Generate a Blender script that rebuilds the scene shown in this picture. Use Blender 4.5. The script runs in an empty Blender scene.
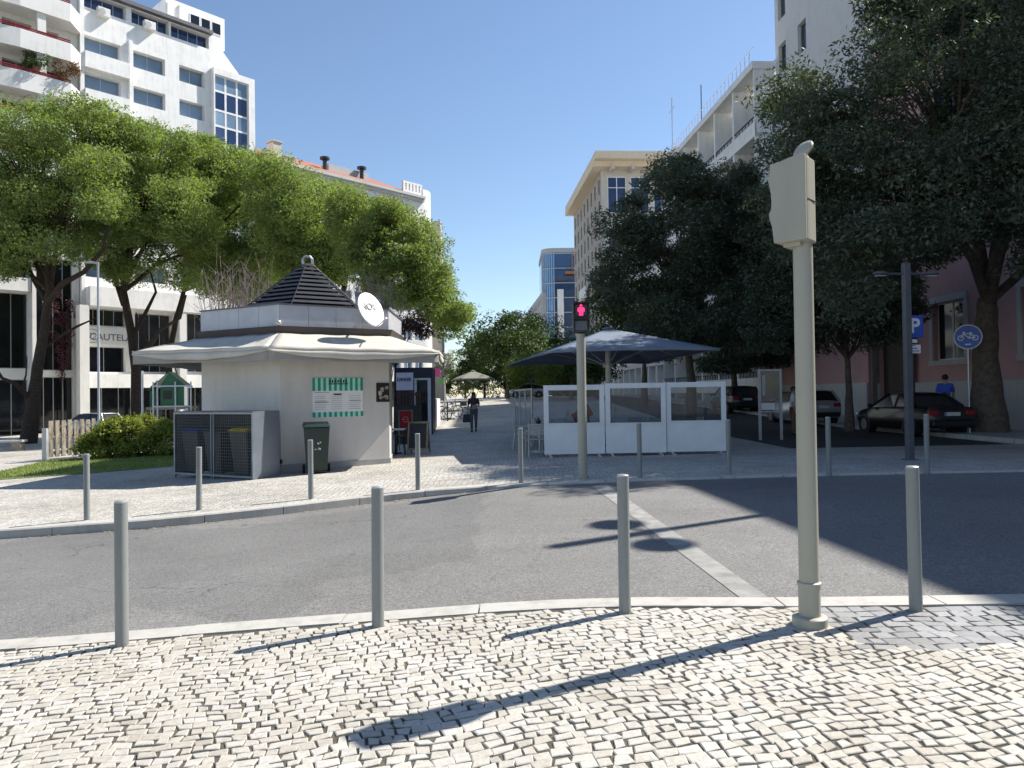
import bpy, bmesh, math, random
import numpy as np
from mathutils import Vector, Matrix
rnd = random.Random(7)
C = bpy.context.scene.collection
PI = math.pi
# ------------------------------------------------------------------ camera model and terrain
F = 740.0; TH = 10/740; RO = 0.014; CAMZ = 1.6
def dirv(px, py):
    u = (px-512)/F; v = (384-py)/F
    c, s = math.cos(RO), math.sin(RO)
    x = u*c+v*s; zc = -u*s+v*c
    return x, math.cos(TH)-zc*math.sin(TH), math.sin(TH)+zc*math.cos(TH)
def sm(a, b, t):
    t = max(0, min(1, (t-a)/(b-a))); return t*t*(3-2*t)
def G(x, y):
    """height of the paved ground"""
    if x < 0: z = 0.03*max(x, -25)
    else: z = 0.24*math.tanh(x/8)*(1-.9*sm(13, 20, y))
    if y > 30: z += .03*min(y-30, 40)*sm(-16, -9, x)
    return z-0.02
def GP(px, py, off=0.0):
    d = dirv(px, py); t = 10
    for _ in range(80):
        t2 = (G(d[0]*t, d[1]*t)+off-CAMZ)/d[2]
        if t2 < 0: t2 = 200
        t = .5*t+.5*min(t2, 400)
    return Vector((d[0]*t, d[1]*t, G(d[0]*t, d[1]*t)+off))
def AT(px, py, y):
    d = dirv(px, py); t = y/d[1]
    return Vector((d[0]*t, y, CAMZ+d[2]*t))
def zt(px, py, y): return AT(px, py, y).z

# ------------------------------------------------------------------ mesh building
class MB:
    def __init__(s): s.v = []; s.f = []
    def add(s, vs, fs):
        b = len(s.v); s.v += [tuple(p) for p in vs]; s.f += [tuple(i+b for i in f) for f in fs]; return s
    def box(s, c, d, rz=0, M=None):
        x, y, z = d[0]/2, d[1]/2, d[2]/2
        P = [Vector((a*x, b*y, e*z)) for e in (-1, 1) for b in (-1, 1) for a in (-1, 1)]
        R = M if M else Matrix.Rotation(rz, 3, 'Z')
        c = Vector(c)
        return s.add([R@p+c for p in P], [(0,2,3,1),(4,5,7,6),(0,1,5,4),(2,6,7,3),(0,4,6,2),(1,3,7,5)])
    def b2(s, lo, hi):
        return s.box([(a+b)/2 for a, b in zip(lo, hi)], [abs(b-a) for a, b in zip(lo, hi)])
    def tube(s, pts, rad, n=8, cap=True):
        pts = [Vector(p) for p in pts]
        if not hasattr(rad, '__len__'): rad = [rad]*len(pts)
        b = len(s.v); prev = None
        for i, p in enumerate(pts):
            t = (pts[min(i+1, len(pts)-1)]-pts[max(i-1, 0)])
            t = t.normalized() if t.length > 1e-9 else Vector((0,0,1))
            if prev is None: a = t.orthogonal().normalized()
            else:
                a = prev-t*prev.dot(t)
                a = a.normalized() if a.length > 1e-6 else t.orthogonal().normalized()
            prev = a; w = t.cross(a)
            for k in range(n):
                q = 2*PI*k/n
                s.v.append(tuple(p+(a*math.cos(q)+w*math.sin(q))*rad[i]))
        for i in range(len(pts)-1):
            for k in range(n):
                k2 = (k+1) % n
                s.f.append((b+i*n+k, b+i*n+k2, b+(i+1)*n+k2, b+(i+1)*n+k))
        if cap:
            s.f.append(tuple(b+k for k in reversed(range(n))))
            s.f.append(tuple(b+(len(pts)-1)*n+k for k in range(n)))
        return s
    def cyl(s, p0, p1, r, n=16): return s.tube([p0, p1], r, n)
    def lathe(s, prof, n=24, c=(0,0,0)):
        b = len(s.v); m = len(prof)
        for k in range(n):
            q = 2*PI*k/n
            for r, z in prof: s.v.append((c[0]+r*math.cos(q), c[1]+r*math.sin(q), c[2]+z))
        for k in range(n):
            k2 = (k+1) % n
            for i in range(m-1): s.f.append((b+k*m+i, b+k2*m+i, b+k2*m+i+1, b+k*m+i+1))
        if prof[0][0] > 1e-6: s.f.append(tuple(b+k*m for k in reversed(range(n))))
        if prof[-1][0] > 1e-6: s.f.append(tuple(b+k*m+m-1 for k in range(n)))
        return s
    def prism(s, poly, z0, z1):
        n = len(poly); b = len(s.v)
        s.v += [(x, y, z0) for x, y in poly]+[(x, y, z1) for x, y in poly]
        s.f.append(tuple(b+i for i in reversed(range(n)))); s.f.append(tuple(b+n+i for i in range(n)))
        for i in range(n):
            j = (i+1) % n; s.f.append((b+i, b+j, b+n+j, b+n+i))
        return s
    def xz(s, poly, y0, y1):
        """polygon in the XZ plane given depth along Y"""
        n = len(poly); b = len(s.v)
        s.v += [(x, y0, z) for x, z in poly]+[(x, y1, z) for x, z in poly]
        s.f.append(tuple(b+i for i in range(n))); s.f.append(tuple(b+n+i for i in reversed(range(n))))
        for i in range(n):
            j = (i+1) % n; s.f.append((b+j, b+i, b+n+i, b+n+j))
        return s
    def grid(s, fn, nu, nv):
        b = len(s.v)
        for j in range(nv+1):
            for i in range(nu+1): s.v.append(tuple(fn(i/nu, j/nv)))
        for j in range(nv):
            for i in range(nu):
                a = b+j*(nu+1)+i; s.f.append((a, a+1, a+nu+2, a+nu+1))
        return s
    def ball(s, c, r, n=12, m=8):
        c = Vector(c); r = r if hasattr(r, '__len__') else (r, r, r)
        b = len(s.v)
        for j in range(m+1):
            t = PI*j/m
            for i in range(n):
                q = 2*PI*i/n
                s.v.append((c.x+r[0]*math.sin(t)*math.cos(q), c.y+r[1]*math.sin(t)*math.sin(q), c.z+r[2]*math.cos(t)))
        for j in range(m):
            for i in range(n):
                i2 = (i+1) % n; s.f.append((b+j*n+i, b+(j+1)*n+i, b+(j+1)*n+i2, b+j*n+i2))
        return s
    def mesh(s, name, smooth=False, bevel=0, segs=2):
        me = bpy.data.meshes.new(name); me.from_pydata(s.v, [], s.f)
        bm = bmesh.new(); bm.from_mesh(me)
        bmesh.ops.remove_doubles(bm, verts=bm.verts, dist=1e-5) if bevel else None
        bmesh.ops.recalc_face_normals(bm, faces=bm.faces) if smooth != 'keep' else None
        if bevel:
            es = [e for e in bm.edges if len(e.link_faces) == 2 and e.calc_face_angle(0) > .5]
            bmesh.ops.bevel(bm, geom=es, offset=bevel, segments=segs, affect='EDGES', profile=.5)
        bm.to_mesh(me); bm.free()
        if smooth and smooth != 'keep':
            for p in me.polygons: p.use_smooth = True
            if hasattr(me, 'set_sharp_from_angle'): me.set_sharp_from_angle(angle=math.radians(40))
        return me
    def build(s, name, mat, parent=None, loc=None, smooth=False, bevel=0, rot=None, segs=2):
        o = bpy.data.objects.new(name, s.mesh(name, smooth, bevel, segs)); C.objects.link(o)
        if mat: o.data.materials.append(mat)
        if parent: o.parent = parent
        if loc is not None: o.location = loc
        if rot is not None: o.rotation_euler = rot
        return o
def tag(o, label=None, cat=None, group=None, kind=None):
    if label: o['label'] = label
    if cat: o['category'] = cat
    if group: o['group'] = group
    if kind: o['kind'] = kind
    return o
def thing(name, label, cat, loc=(0,0,0), rz=0, group=None):
    o = bpy.data.objects.new(name, None); C.objects.link(o)
    o.location = loc; o.rotation_euler = (0,0,rz); o.empty_display_size = .2
    return tag(o, label, cat, group)
def dup(o, parent=None):
    c = o.copy(); C.objects.link(c)
    if parent: c.parent = parent
    for ch in list(o.children): dup(ch, c)
    return c
def text(parent, body, size, loc, rot, mat, name='lettering', align='CENTER', ext=.004, bold=0):
    cu = bpy.data.curves.new(name, 'FONT'); cu.body = body; cu.size = size; cu.align_x = align; cu.align_y = 'CENTER'
    cu.extrude = ext; cu.offset = bold
    t = bpy.data.objects.new(name, cu); C.objects.link(t)
    me = bpy.data.meshes.new_from_object(t.evaluated_get(bpy.context.evaluated_depsgraph_get()))
    bpy.data.objects.remove(t)
    o = bpy.data.objects.new(name, me); C.objects.link(o); me.materials.clear(); me.materials.append(mat)
    o.parent = parent; o.location = loc; o.rotation_euler = rot
    return o

# ------------------------------------------------------------------ materials
def nt(name):
    m = bpy.data.materials.new(name); m.use_nodes = True
    n = m.node_tree.nodes; l = m.node_tree.links
    return m, n, l, n['Principled BSDF']
def mix(n, l, a, b, fac, mode='MIX'):
    x = n.new('ShaderNodeMix'); x.data_type = 'RGBA'; x.blend_type = mode
    for k, v in ((0, fac), (6, a), (7, b)):
        if hasattr(v, 'links') or hasattr(v, 'is_linked'): l.new(v, x.inputs[k])
        else: x.inputs[k].default_value = v if k == 0 else (*v, 1)
    return x.outputs[2]
def noise(n, l, scale, detail=4, rough=.6, vec=None, dist=0):
    x = n.new('ShaderNodeTexNoise'); x.inputs['Scale'].default_value = scale
    x.inputs['Detail'].default_value = detail; x.inputs['Roughness'].default_value = rough
    x.inputs['Distortion'].default_value = dist
    if vec is not None: l.new(vec, x.inputs['Vector'])
    return x
def ramp(n, l, src, stops):
    r = n.new('ShaderNodeValToRGB'); e = r.color_ramp.elements
    while len(e) < len(stops): e.new(.5)
    for q, (p, c) in zip(e, stops):
        q.position = p; q.color = (*c, 1) if hasattr(c, '__len__') else (c, c, c, 1)
    l.new(src, r.inputs[0]); return r.outputs[0]
def bump(n, l, h, strength, dist, b):
    x = n.new('ShaderNodeBump'); x.inputs['Strength'].default_value = strength; x.inputs['Distance'].default_value = dist
    l.new(h, x.inputs['Height']); l.new(x.outputs[0], b.inputs['Normal'])
def pos(n): return n.new('ShaderNodeNewGeometry').outputs['Position']
def tco(n): return n.new('ShaderNodeTexCoord').outputs['Object']
MATS = {}
def M(name, col, rough=.6, metal=0, var=.12, scale=6, spec=.5, bmp=0, coat=0):
    """plain material with a little uneven colour and roughness"""
    if name in MATS: return MATS[name]
    m, n, l, b = nt(name)
    v = tco(n)
    ns = noise(n, l, scale, 5, .6, v)
    f = ramp(n, l, ns.outputs[0], [(.3, 0), (.7, 1)])
    lo = tuple(max(0, c*(1-var)) for c in col); hi = tuple(min(1, c*(1+var)) for c in col)
    l.new(mix(n, l, lo, hi, f), b.inputs['Base Color'])
    b.inputs['Roughness'].default_value = rough; b.inputs['Metallic'].default_value = metal
    b.inputs['Specular IOR Level'].default_value = spec; b.inputs['Coat Weight'].default_value = coat
    if bmp:
        n2 = noise(n, l, scale*12, 3, .6, v); bump(n, l, n2.outputs[0], bmp, .01, b)
    MATS[name] = m; return m
def grime(name, col, dark=(.2,.19,.17), amt=.35, rough=.75, scale=1.3, bmp=.15):
    """painted wall with rain streaks and blotches"""
    if name in MATS: return MATS[name]
    m, n, l, b = nt(name)
    v = tco(n)
    mp = n.new('ShaderNodeMapping'); mp.inputs['Scale'].default_value = (1, 1, .12); l.new(v, mp.inputs[0])
    s1 = noise(n, l, scale*2.5, 6, .65, mp.outputs[0]); s2 = noise(n, l, scale, 5, .6, v)
    k = n.new('ShaderNodeMath'); k.operation = 'MULTIPLY'; l.new(s1.outputs[0], k.inputs[0]); l.new(s2.outputs[0], k.inputs[1])
    f = ramp(n, l, k.outputs[0], [(.22, 0), (.5, amt)])
    l.new(mix(n, l, col, dark, f), b.inputs['Base Color'])
    b.inputs['Roughness'].default_value = rough
    n3 = noise(n, l, 60, 3, .6, v); bump(n, l, n3.outputs[0], bmp, .01, b)
    MATS[name] = m; return m
def glassy(name, col, rough=.06, spec=.8, met=0):
    """building glass seen from outside: dark, reflecting, slightly uneven"""
    if name in MATS: return MATS[name]
    m, n, l, b = nt(name)
    ns = noise(n, l, .7, 2, .5, pos(n))
    oi = n.new('ShaderNodeObjectInfo'); c0 = mix(n, l, tuple(c*.6 for c in col), tuple(min(1, c*1.4) for c in col), ns.outputs[0])
    l.new(mix(n, l, c0, tuple(min(1, c*1.5+.03) for c in col), ramp(n, l, oi.outputs['Random'], [(.45, 0), (1, .9)])), b.inputs['Base Color'])
    b.inputs['Roughness'].default_value = rough; b.inputs['Specular IOR Level'].default_value = spec; b.inputs['Metallic'].default_value = met
    n2 = noise(n, l, .5, 2, .5, pos(n)); bump(n, l, n2.outputs[0], .08, .1, b)
    MATS[name] = m; return m
def clear(name, tint=(.85,.9,.92), gl=.1):
    if name in MATS: return MATS[name]
    m, n, l, b = nt(name)
    t = n.new('ShaderNodeBsdfTransparent'); t.inputs[0].default_value = (*tint, 1)
    g = n.new('ShaderNodeBsdfGlossy'); g.inputs['Roughness'].default_value = .04
    d = n.new('ShaderNodeBsdfDiffuse'); d.inputs[0].default_value = (.5,.52,.54,1)
    ns = noise(n, l, 4, 4, .6, tco(n))
    f = ramp(n, l, ns.outputs[0], [(.4, .02), (.75, .09)])
    x0 = n.new('ShaderNodeMixShader'); l.new(f, x0.inputs[0]); l.new(t.outputs[0], x0.inputs[1]); l.new(d.outputs[0], x0.inputs[2])
    x = n.new('ShaderNodeMixShader'); x.inputs[0].default_value = gl
    l.new(x0.outputs[0], x.inputs[1]); l.new(g.outputs[0], x.inputs[2])
    l.new(x.outputs[0], n['Material Output'].inputs[0]); MATS[name] = m; return m
def leafmat(name, lo, hi, trans=.35):
    if name in MATS: return MATS[name]
    m, n, l, b = nt(name)
    g = n.new('ShaderNodeNewGeometry')
    big = noise(n, l, .55, 2, .5, g.outputs['Position'])
    c1 = mix(n, l, lo, hi, g.outputs['Random Per Island'])
    c = mix(n, l, c1, tuple(h*1.25 for h in hi), ramp(n, l, big.outputs[0], [(.45, 0), (.7, .6)]))
    l.new(c, b.inputs['Base Color']); b.inputs['Roughness'].default_value = .55; b.inputs['Specular IOR Level'].default_value = .3
    t = n.new('ShaderNodeBsdfTranslucent'); l.new(mix(n, l, c, (.9,1,.35), 1.0, 'MULTIPLY'), t.inputs[0])
    x = n.new('ShaderNodeMixShader'); x.inputs[0].default_value = trans
    l.new(b.outputs[0], x.inputs[1]); l.new(t.outputs[0], x.inputs[2]); l.new(x.outputs[0], n['Material Output'].inputs[0])
    MATS[name] = m; return m
def fabric(name, col, trans=.3, scale=8):
    if name in MATS: return MATS[name]
    m, n, l, b = nt(name)
    v = tco(n)
    ns = noise(n, l, scale*.3, 5, .6, v)
    c = mix(n, l, tuple(q*.82 for q in col), col, ramp(n, l, ns.outputs[0], [(.3, 0), (.65, 1)]))
    l.new(c, b.inputs['Base Color']); b.inputs['Roughness'].default_value = .85; b.inputs['Specular IOR Level'].default_value = .15
    w = noise(n, l, 140, 2, .5, v); bump(n, l, w.outputs[0], .2, .004, b)
    t = n.new('ShaderNodeBsdfTranslucent'); l.new(c, t.inputs[0])
    x = n.new('ShaderNodeMixShader'); x.inputs[0].default_value = trans
    l.new(b.outputs[0], x.inputs[1]); l.new(t.outputs[0], x.inputs[2]); l.new(x.outputs[0], n['Material Output'].inputs[0])
    MATS[name] = m; return m
def emit(name, col, s):
    m, n, l, b = nt(name)
    ns = noise(n, l, 30, 2, .5, tco(n))
    l.new(mix(n, l, tuple(c*.85 for c in col), col, ns.outputs[0]), b.inputs['Emission Color'])
    b.inputs['Base Color'].default_value = (*col, 1); b.inputs['Emission Strength'].default_value = s
    return m

def asphalt(name, base=.16):
    m, n, l, b = nt(name); p = pos(n)
    fine = noise(n, l, 70, 3, .8, p); grit = noise(n, l, 26, 4, .75, p); mid = noise(n, l, 2.2, 5, .6, p); big = noise(n, l, .28, 4, .6, p, .6)
    grain = ramp(n, l, fine.outputs[0], [(.28, base*.30), (.5, base), (.74, base*1.75)])
    grain = mix(n, l, grain, (.62,.62,.62), ramp(n, l, grit.outputs[0], [(.44, 0), (.66, .85)]), 'MULTIPLY')
    c = mix(n, l, grain, (.70,.70,.70), ramp(n, l, mid.outputs[0], [(.35, 0), (.75, .30)]), 'MULTIPLY')
    c = mix(n, l, c, (.66,.655,.65), ramp(n, l, big.outputs[0], [(.38, 0), (.68, .6)]), 'MULTIPLY')
    wob = noise(n, l, 1.3, 5, .7, p)
    wv = n.new('ShaderNodeVectorMath'); wv.operation = 'MULTIPLY_ADD'; wv.inputs[1].default_value = (.9,.9,.9)
    l.new(wob.outputs['Color'], wv.inputs[0]); l.new(p, wv.inputs[2])
    vo = n.new('ShaderNodeTexVoronoi'); vo.feature = 'DISTANCE_TO_EDGE'; vo.inputs['Scale'].default_value = .33
    l.new(wv.outputs[0], vo.inputs['Vector'])
    cr = ramp(n, l, vo.outputs['Distance'], [(0, 1), (.0045, .0)])
    mk = noise(n, l, .35, 3, .5, p); mm = ramp(n, l, mk.outputs[0], [(.54, 0), (.60, .8)])
    k = n.new('ShaderNodeMath'); k.operation = 'MULTIPLY'; l.new(cr, k.inputs[0]); l.new(mm, k.inputs[1])
    c = mix(n, l, c, (.02,.02,.02), k.outputs[0])
    sp = n.new('ShaderNodeTexVoronoi'); sp.inputs['Scale'].default_value = 1.15
    sv2 = n.new('ShaderNodeVectorMath'); sv2.operation = 'MULTIPLY_ADD'; sv2.inputs[1].default_value = (.12,.12,.12); l.new(grit.outputs['Color'], sv2.inputs[0]); l.new(p, sv2.inputs[2]); l.new(sv2.outputs[0], sp.inputs['Vector'])
    c = mix(n, l, c, (.42,.42,.43), ramp(n, l, sp.outputs['Distance'], [(.025, .9), (.06, 0)]), 'MULTIPLY')
    pt = n.new('ShaderNodeTexVoronoi'); pt.inputs['Scale'].default_value = .22; l.new(wv.outputs[0], pt.inputs['Vector'])
    ps_ = n.new('ShaderNodeSeparateColor'); l.new(pt.outputs['Color'], ps_.inputs[0])
    c = mix(n, l, c, (.86,.86,.865), ramp(n, l, ps_.outputs[0], [(.55, 0), (.6, 1)]), 'MULTIPLY')
    c = mix(n, l, c, (1,.985,.945), 1.0, 'MULTIPLY')
    l.new(c, b.inputs['Base Color']); b.inputs['Roughness'].default_value = .88; b.inputs['Specular IOR Level'].default_value = .3
    bump(n, l, fine.outputs[0], .45, .008, b)
    return m
def setts(name, lo, hi, joint, scale=9.5, jw=.07, rnd_=.55):
    """small stone setts for paving at a distance"""
    m, n, l, b = nt(name); p = pos(n)
    wob = noise(n, l, .8, 2, .5, p)
    wv = n.new('ShaderNodeVectorMath'); wv.operation = 'MULTIPLY_ADD'; wv.inputs[1].default_value = (.25,.25,0)
    l.new(wob.outputs['Color'], wv.inputs[0]); l.new(p, wv.inputs[2])
    vs = []
    for ft in ('DISTANCE_TO_EDGE', 'F1'):
        vo = n.new('ShaderNodeTexVoronoi'); vo.feature = ft; vo.voronoi_dimensions = '2D'
        vo.inputs['Scale'].default_value = scale; vo.inputs['Randomness'].default_value = rnd_
        l.new(wv.outputs[0], vo.inputs['Vector']); vs.append(vo)
    sep = n.new('ShaderNodeSeparateColor'); l.new(vs[1].outputs['Color'], sep.inputs[0])
    c = mix(n, l, lo, hi, sep.outputs[0])
    j = ramp(n, l, vs[0].outputs['Distance'], [(jw*.4, 1), (jw, 0)])
    c = mix(n, l, c, joint, j)
    big = noise(n, l, .5, 5, .65, p)
    c = mix(n, l, c, (.62,.60,.56), ramp(n, l, big.outputs[0], [(.42, 0), (.7, .75)]), 'MULTIPLY')
    l.new(c, b.inputs['Base Color']); b.inputs['Roughness'].default_value = .7
    hh = ramp(n, l, vs[0].outputs['Distance'], [(0, 0), (jw*1.6, 1)]); bump(n, l, hh, .5, .012, b)
    return m
def stone(name, cols, rough=.62):
    """one colour per stone"""
    m, n, l, b = nt(name)
    g = n.new('ShaderNodeNewGeometry')
    c = ramp(n, l, g.outputs['Random Per Island'], [(i/(len(cols)-1), q) for i, q in enumerate(cols)])
    s1 = noise(n, l, 38, 5, .7, g.outputs['Position'])
    c = mix(n, l, c, (.68,.66,.62), ramp(n, l, s1.outputs[0], [(.42, 0), (.72, .75)]), 'MULTIPLY')
    big = noise(n, l, .7, 4, .6, g.outputs['Position'])
    c = mix(n, l, c, (.78,.75,.70), ramp(n, l, big.outputs[0], [(.42, 0), (.7, .7)]), 'MULTIPLY')
    l.new(c, b.inputs['Base Color']); b.inputs['Roughness'].default_value = rough; b.inputs['Specular IOR Level'].default_value = .35
    s2 = noise(n, l, 70, 4, .65, g.outputs['Position']); bump(n, l, s2.outputs[0], .35, .006, b)
    return m

m_white = grime('white render', (.78,.77,.75), amt=.36)
m_offwhite = grime('off white render', (.70,.69,.66), amt=.3)
m_grey = grime('grey concrete', (.42,.43,.43), amt=.35)
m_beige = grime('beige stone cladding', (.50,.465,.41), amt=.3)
m_pink = grime('pink render', (.52,.30,.285), amt=.3)
m_trim = grime('pale stone trim', (.50,.49,.47), amt=.3)
m_glass = glassy('office glass', (.13,.19,.26))  # blue grey base colour stands in for the reflected sky
m_dglass = glassy('dark glass', (.008,.010,.013), .05, .5)
m_bglass = glassy('deep blue glass', (.012,.03,.09), .06, .7)
m_lglass = glassy('pale blue spandrel glass', (.16,.24,.33), .12, .6)
m_alu = M('aluminium frame', (.45,.46,.47), .4, .7, .1)
m_wframe = M('white frame', (.72,.72,.72), .45)
m_black = M('black plastic', (.012,.012,.014), .45)
m_darkmetal = M('dark painted metal', (.03,.032,.036), .45, .3)
m_tile = M('terracotta roof tiles', (.29,.115,.075), .8, 0, .3, 20)
m_bark = M('rough bark', (.055,.042,.033), .95, 0, .4, 9, .2, .8)
m_barkr = M('grey brown bark', (.13,.10,.08), .95, 0, .35, 7, .2, .8)
m_steel = grime('grey painted bollard steel', (.225,.24,.235), (.10,.10,.085), .5, .5, 3.2, .1)
m_steelcap = M('bare bollard cap', (.42,.43,.42), .4, .5, .15, 12)
m_cream = grime('beige grey pole paint', (.37,.355,.29), (.20,.19,.15), .30, .5, 2.2, .05)
m_wood = M('weathered timber', (.30,.255,.20), .8, 0, .3, 8, .3, .4)
m_darkwood = M('dark brown timber', (.07,.035,.025), .7, 0, .3, 8)
m_paper = M('white printed paper', (.75,.75,.74), .6, 0, .05)
m_ink = M('dark ink', (.03,.03,.035), .7)
m_rubber = M('tyre rubber', (.012,.012,.012), .85)
m_rim = M('alloy rim', (.20,.205,.21), .45, .3)
m_chrome = M('chrome trim', (.6,.6,.6), .15, 1)
# ------------------------------------------------------------------ world, sun, camera
sc = bpy.context.scene
AZ, EL = math.radians(63), math.radians(47.2)      # sun: 63 deg right of straight ahead
W = bpy.data.worlds.new('World'); sc.world = W; W.use_nodes = True
wn, wl = W.node_tree.nodes, W.node_tree.links
sky = wn.new('ShaderNodeTexSky'); sky.sky_type = 'NISHITA'; sky.sun_disc = False
sky.sun_elevation = EL; sky.sun_rotation = AZ; sky.altitude = 50; sky.air_density = 1.0; sky.dust_density = .25; sky.ozone_density = 2.3
bg = wn['Background']; bg.inputs[1].default_value = .092; wl.new(sky.outputs[0], bg.inputs[0])
sd = bpy.data.lights.new('sun', 'SUN'); sd.energy = 4.9; sd.angle = math.radians(.53); sd.color = (1, .95, .87)
so = bpy.data.objects.new('sun', sd); C.objects.link(so)
sv = Vector((math.sin(AZ)*math.cos(EL), math.cos(AZ)*math.cos(EL), math.sin(EL)))
so.rotation_euler = sv.to_track_quat('Z', 'Y').to_euler(); so.location = (20, 10, 40)
cd = bpy.data.cameras.new('camera'); cd.sensor_width = 36; cd.lens = F/1024*36; cd.clip_end = 3000; cd.clip_start = .05
co = bpy.data.objects.new('camera', cd); C.objects.link(co); sc.camera = co
c_, s_ = math.cos(RO), math.sin(RO); ct, st = math.cos(TH), math.sin(TH)
R = Vector((c_, s_*st, -s_*ct)); U = Vector((s_, -c_*st, c_*ct)); Fw = Vector((0, ct, st))
co.matrix_world = Matrix(((R.x, U.x, -Fw.x, 0), (R.y, U.y, -Fw.y, 0), (R.z, U.z, -Fw.z, CAMZ), (0,0,0,1)))
vs_ = sc.view_settings; vs_.view_transform = 'Standard'; vs_.look = 'None'; vs_.gamma = 1; vs_.exposure = 0.85; vs_.use_curve_mapping = False
sc.render.engine = 'CYCLES'; sc.cycles.use_denoising = True; sc.cycles.max_bounces = 8; sc.cycles.transparent_max_bounces = 16
sc.cycles.diffuse_bounces = 4; sc.cycles.sample_clamp_indirect = 6

# ------------------------------------------------------------------ ground, road, pavements
def interp(pts):
    xs = [p[0] for p in pts]; ys = [p[1] for p in pts]
    def f(x):
        if x <= xs[0]: return ys[0]+(x-xs[0])*(ys[1]-ys[0])/(xs[1]-xs[0])*.6
        if x >= xs[-1]: return ys[-1]+(x-xs[-1])*(ys[-1]-ys[-2])/(xs[-1]-xs[-2])*.6
        return float(np.interp(x, xs, ys))
    def g(x): return sum(f(x+d) for d in (-.5,-.25,0,.25,.5))/5
    return g
kN = interp([(-3.6,5.15),(-1.95,5.36),(-.02,5.57),(.9,5.55),(1.95,5.34),(3.5,5.2)])       # inner edge of the near kerb
kF = interp([(-7.34,10.6),(-5.24,10.98),(-3.58,11.77),(-1.9,12.9),(-.24,13.2),(2.08,13.19),(4.27,13.04),(8.77,12.73)])
def roff(x, y): return -(.035+.095*sm(6, 9.5, y)*(1-sm(-2.4, .6, x)))
def sheet(name, x0, x1, nx, y0, y1, ny, off, mat, kind='structure'):
    f0 = y0 if callable(y0) else (lambda x: y0)
    f1 = y1 if callable(y1) else (lambda x: y1)
    o_ = off if callable(off) else (lambda x, y: off)
    mb = MB()
    def fn(u, v):
        x = x0+(x1-x0)*u; y = f0(x)+(f1(x)-f0(x))*v
        return (x, y, G(x, y)+o_(x, y))
    mb.grid(fn, nx, ny)
    o = mb.build(name, mat, smooth=True); return tag(o, kind=kind)
m_as = asphalt('sunlit asphalt', .215); m_as2 = asphalt('side road asphalt', .07)  # plain base tones: paler main road, darker side road
m_plaza = setts('limestone setts', (.38,.36,.325), (.54,.52,.47), (.20,.185,.16), 9.5, .085)
m_far = setts('distant paving', (.36,.35,.33), (.46,.45,.42), (.25,.24,.22), 4, .05)
m_kerb = grime('limestone kerb', (.43,.415,.38), (.17,.16,.14), .6, .8, 3.5)
m_joint = M('sandy joint', (.115,.105,.085), .95, 0, .35, 20, .1, .6)
m_grass = M('lawn soil', (.18,.21,.07), .95, 0, .35, 5)
far_ground = sheet('ground', -500, 500, 100, -500, 900, 160, -.25, m_far)
sheet('plaza_pavement', -34, 24, 116, lambda x: kF(x)+.28, 150, 300, 0, m_plaza)
sheet('road', -34, 24, 130, lambda x: kN(x)+.24, lambda x: kF(x), 30, roff, m_as)
# near kerb: top of the stones plus their face, cut into single stones
def kerb(name, f, w, x0, x1, step, face, out):
    mb = MB(); x = x0; r = random.Random(3)
    while x < x1:
        xa, xb = x+.006, x+step*r.uniform(.9, 1.1); x = xb; xb -= .006
        k = 5; P = []
        dz = r.uniform(-.004, .004)
        for i in range(k+1):
            q = xa+(xb-xa)*i/k
            ya, yb = f(q), f(q)+w
            zz = lambda y: G(q, y)+.004+dz
            if out > 0: P.append([(q,ya,zz(ya)-.2),(q,ya,zz(ya)),(q,yb-.02,zz(yb)),(q,yb,zz(yb)-.018),(q,yb,zz(yb)-.25)])
            else: P.append([(q,ya,zz(ya)-.3),(q,ya,zz(ya)-.02),(q,ya+.02,zz(ya)),(q,yb,zz(yb)),(q,yb,zz(yb)-.2)])
        b = len(mb.v)
        for row in P: mb.v += row
        for i in range(k):
            for j in range(4): mb.f.append((b+i*5+j, b+(i+1)*5+j, b+(i+1)*5+j+1, b+i*5+j+1))
        mb.f.append(tuple(b+j for j in range(5))); mb.f.append(tuple(b+k*5+j for j in reversed(range(5))))
    return tag(mb.build(name, m_kerb), kind='structure')
kerb('near_kerb', kN, .25, -14, 14, 1.05, .05, 1)
kerb('far_kerb', kF, .27, -30, 22, 1.0, .12, -1)
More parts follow.
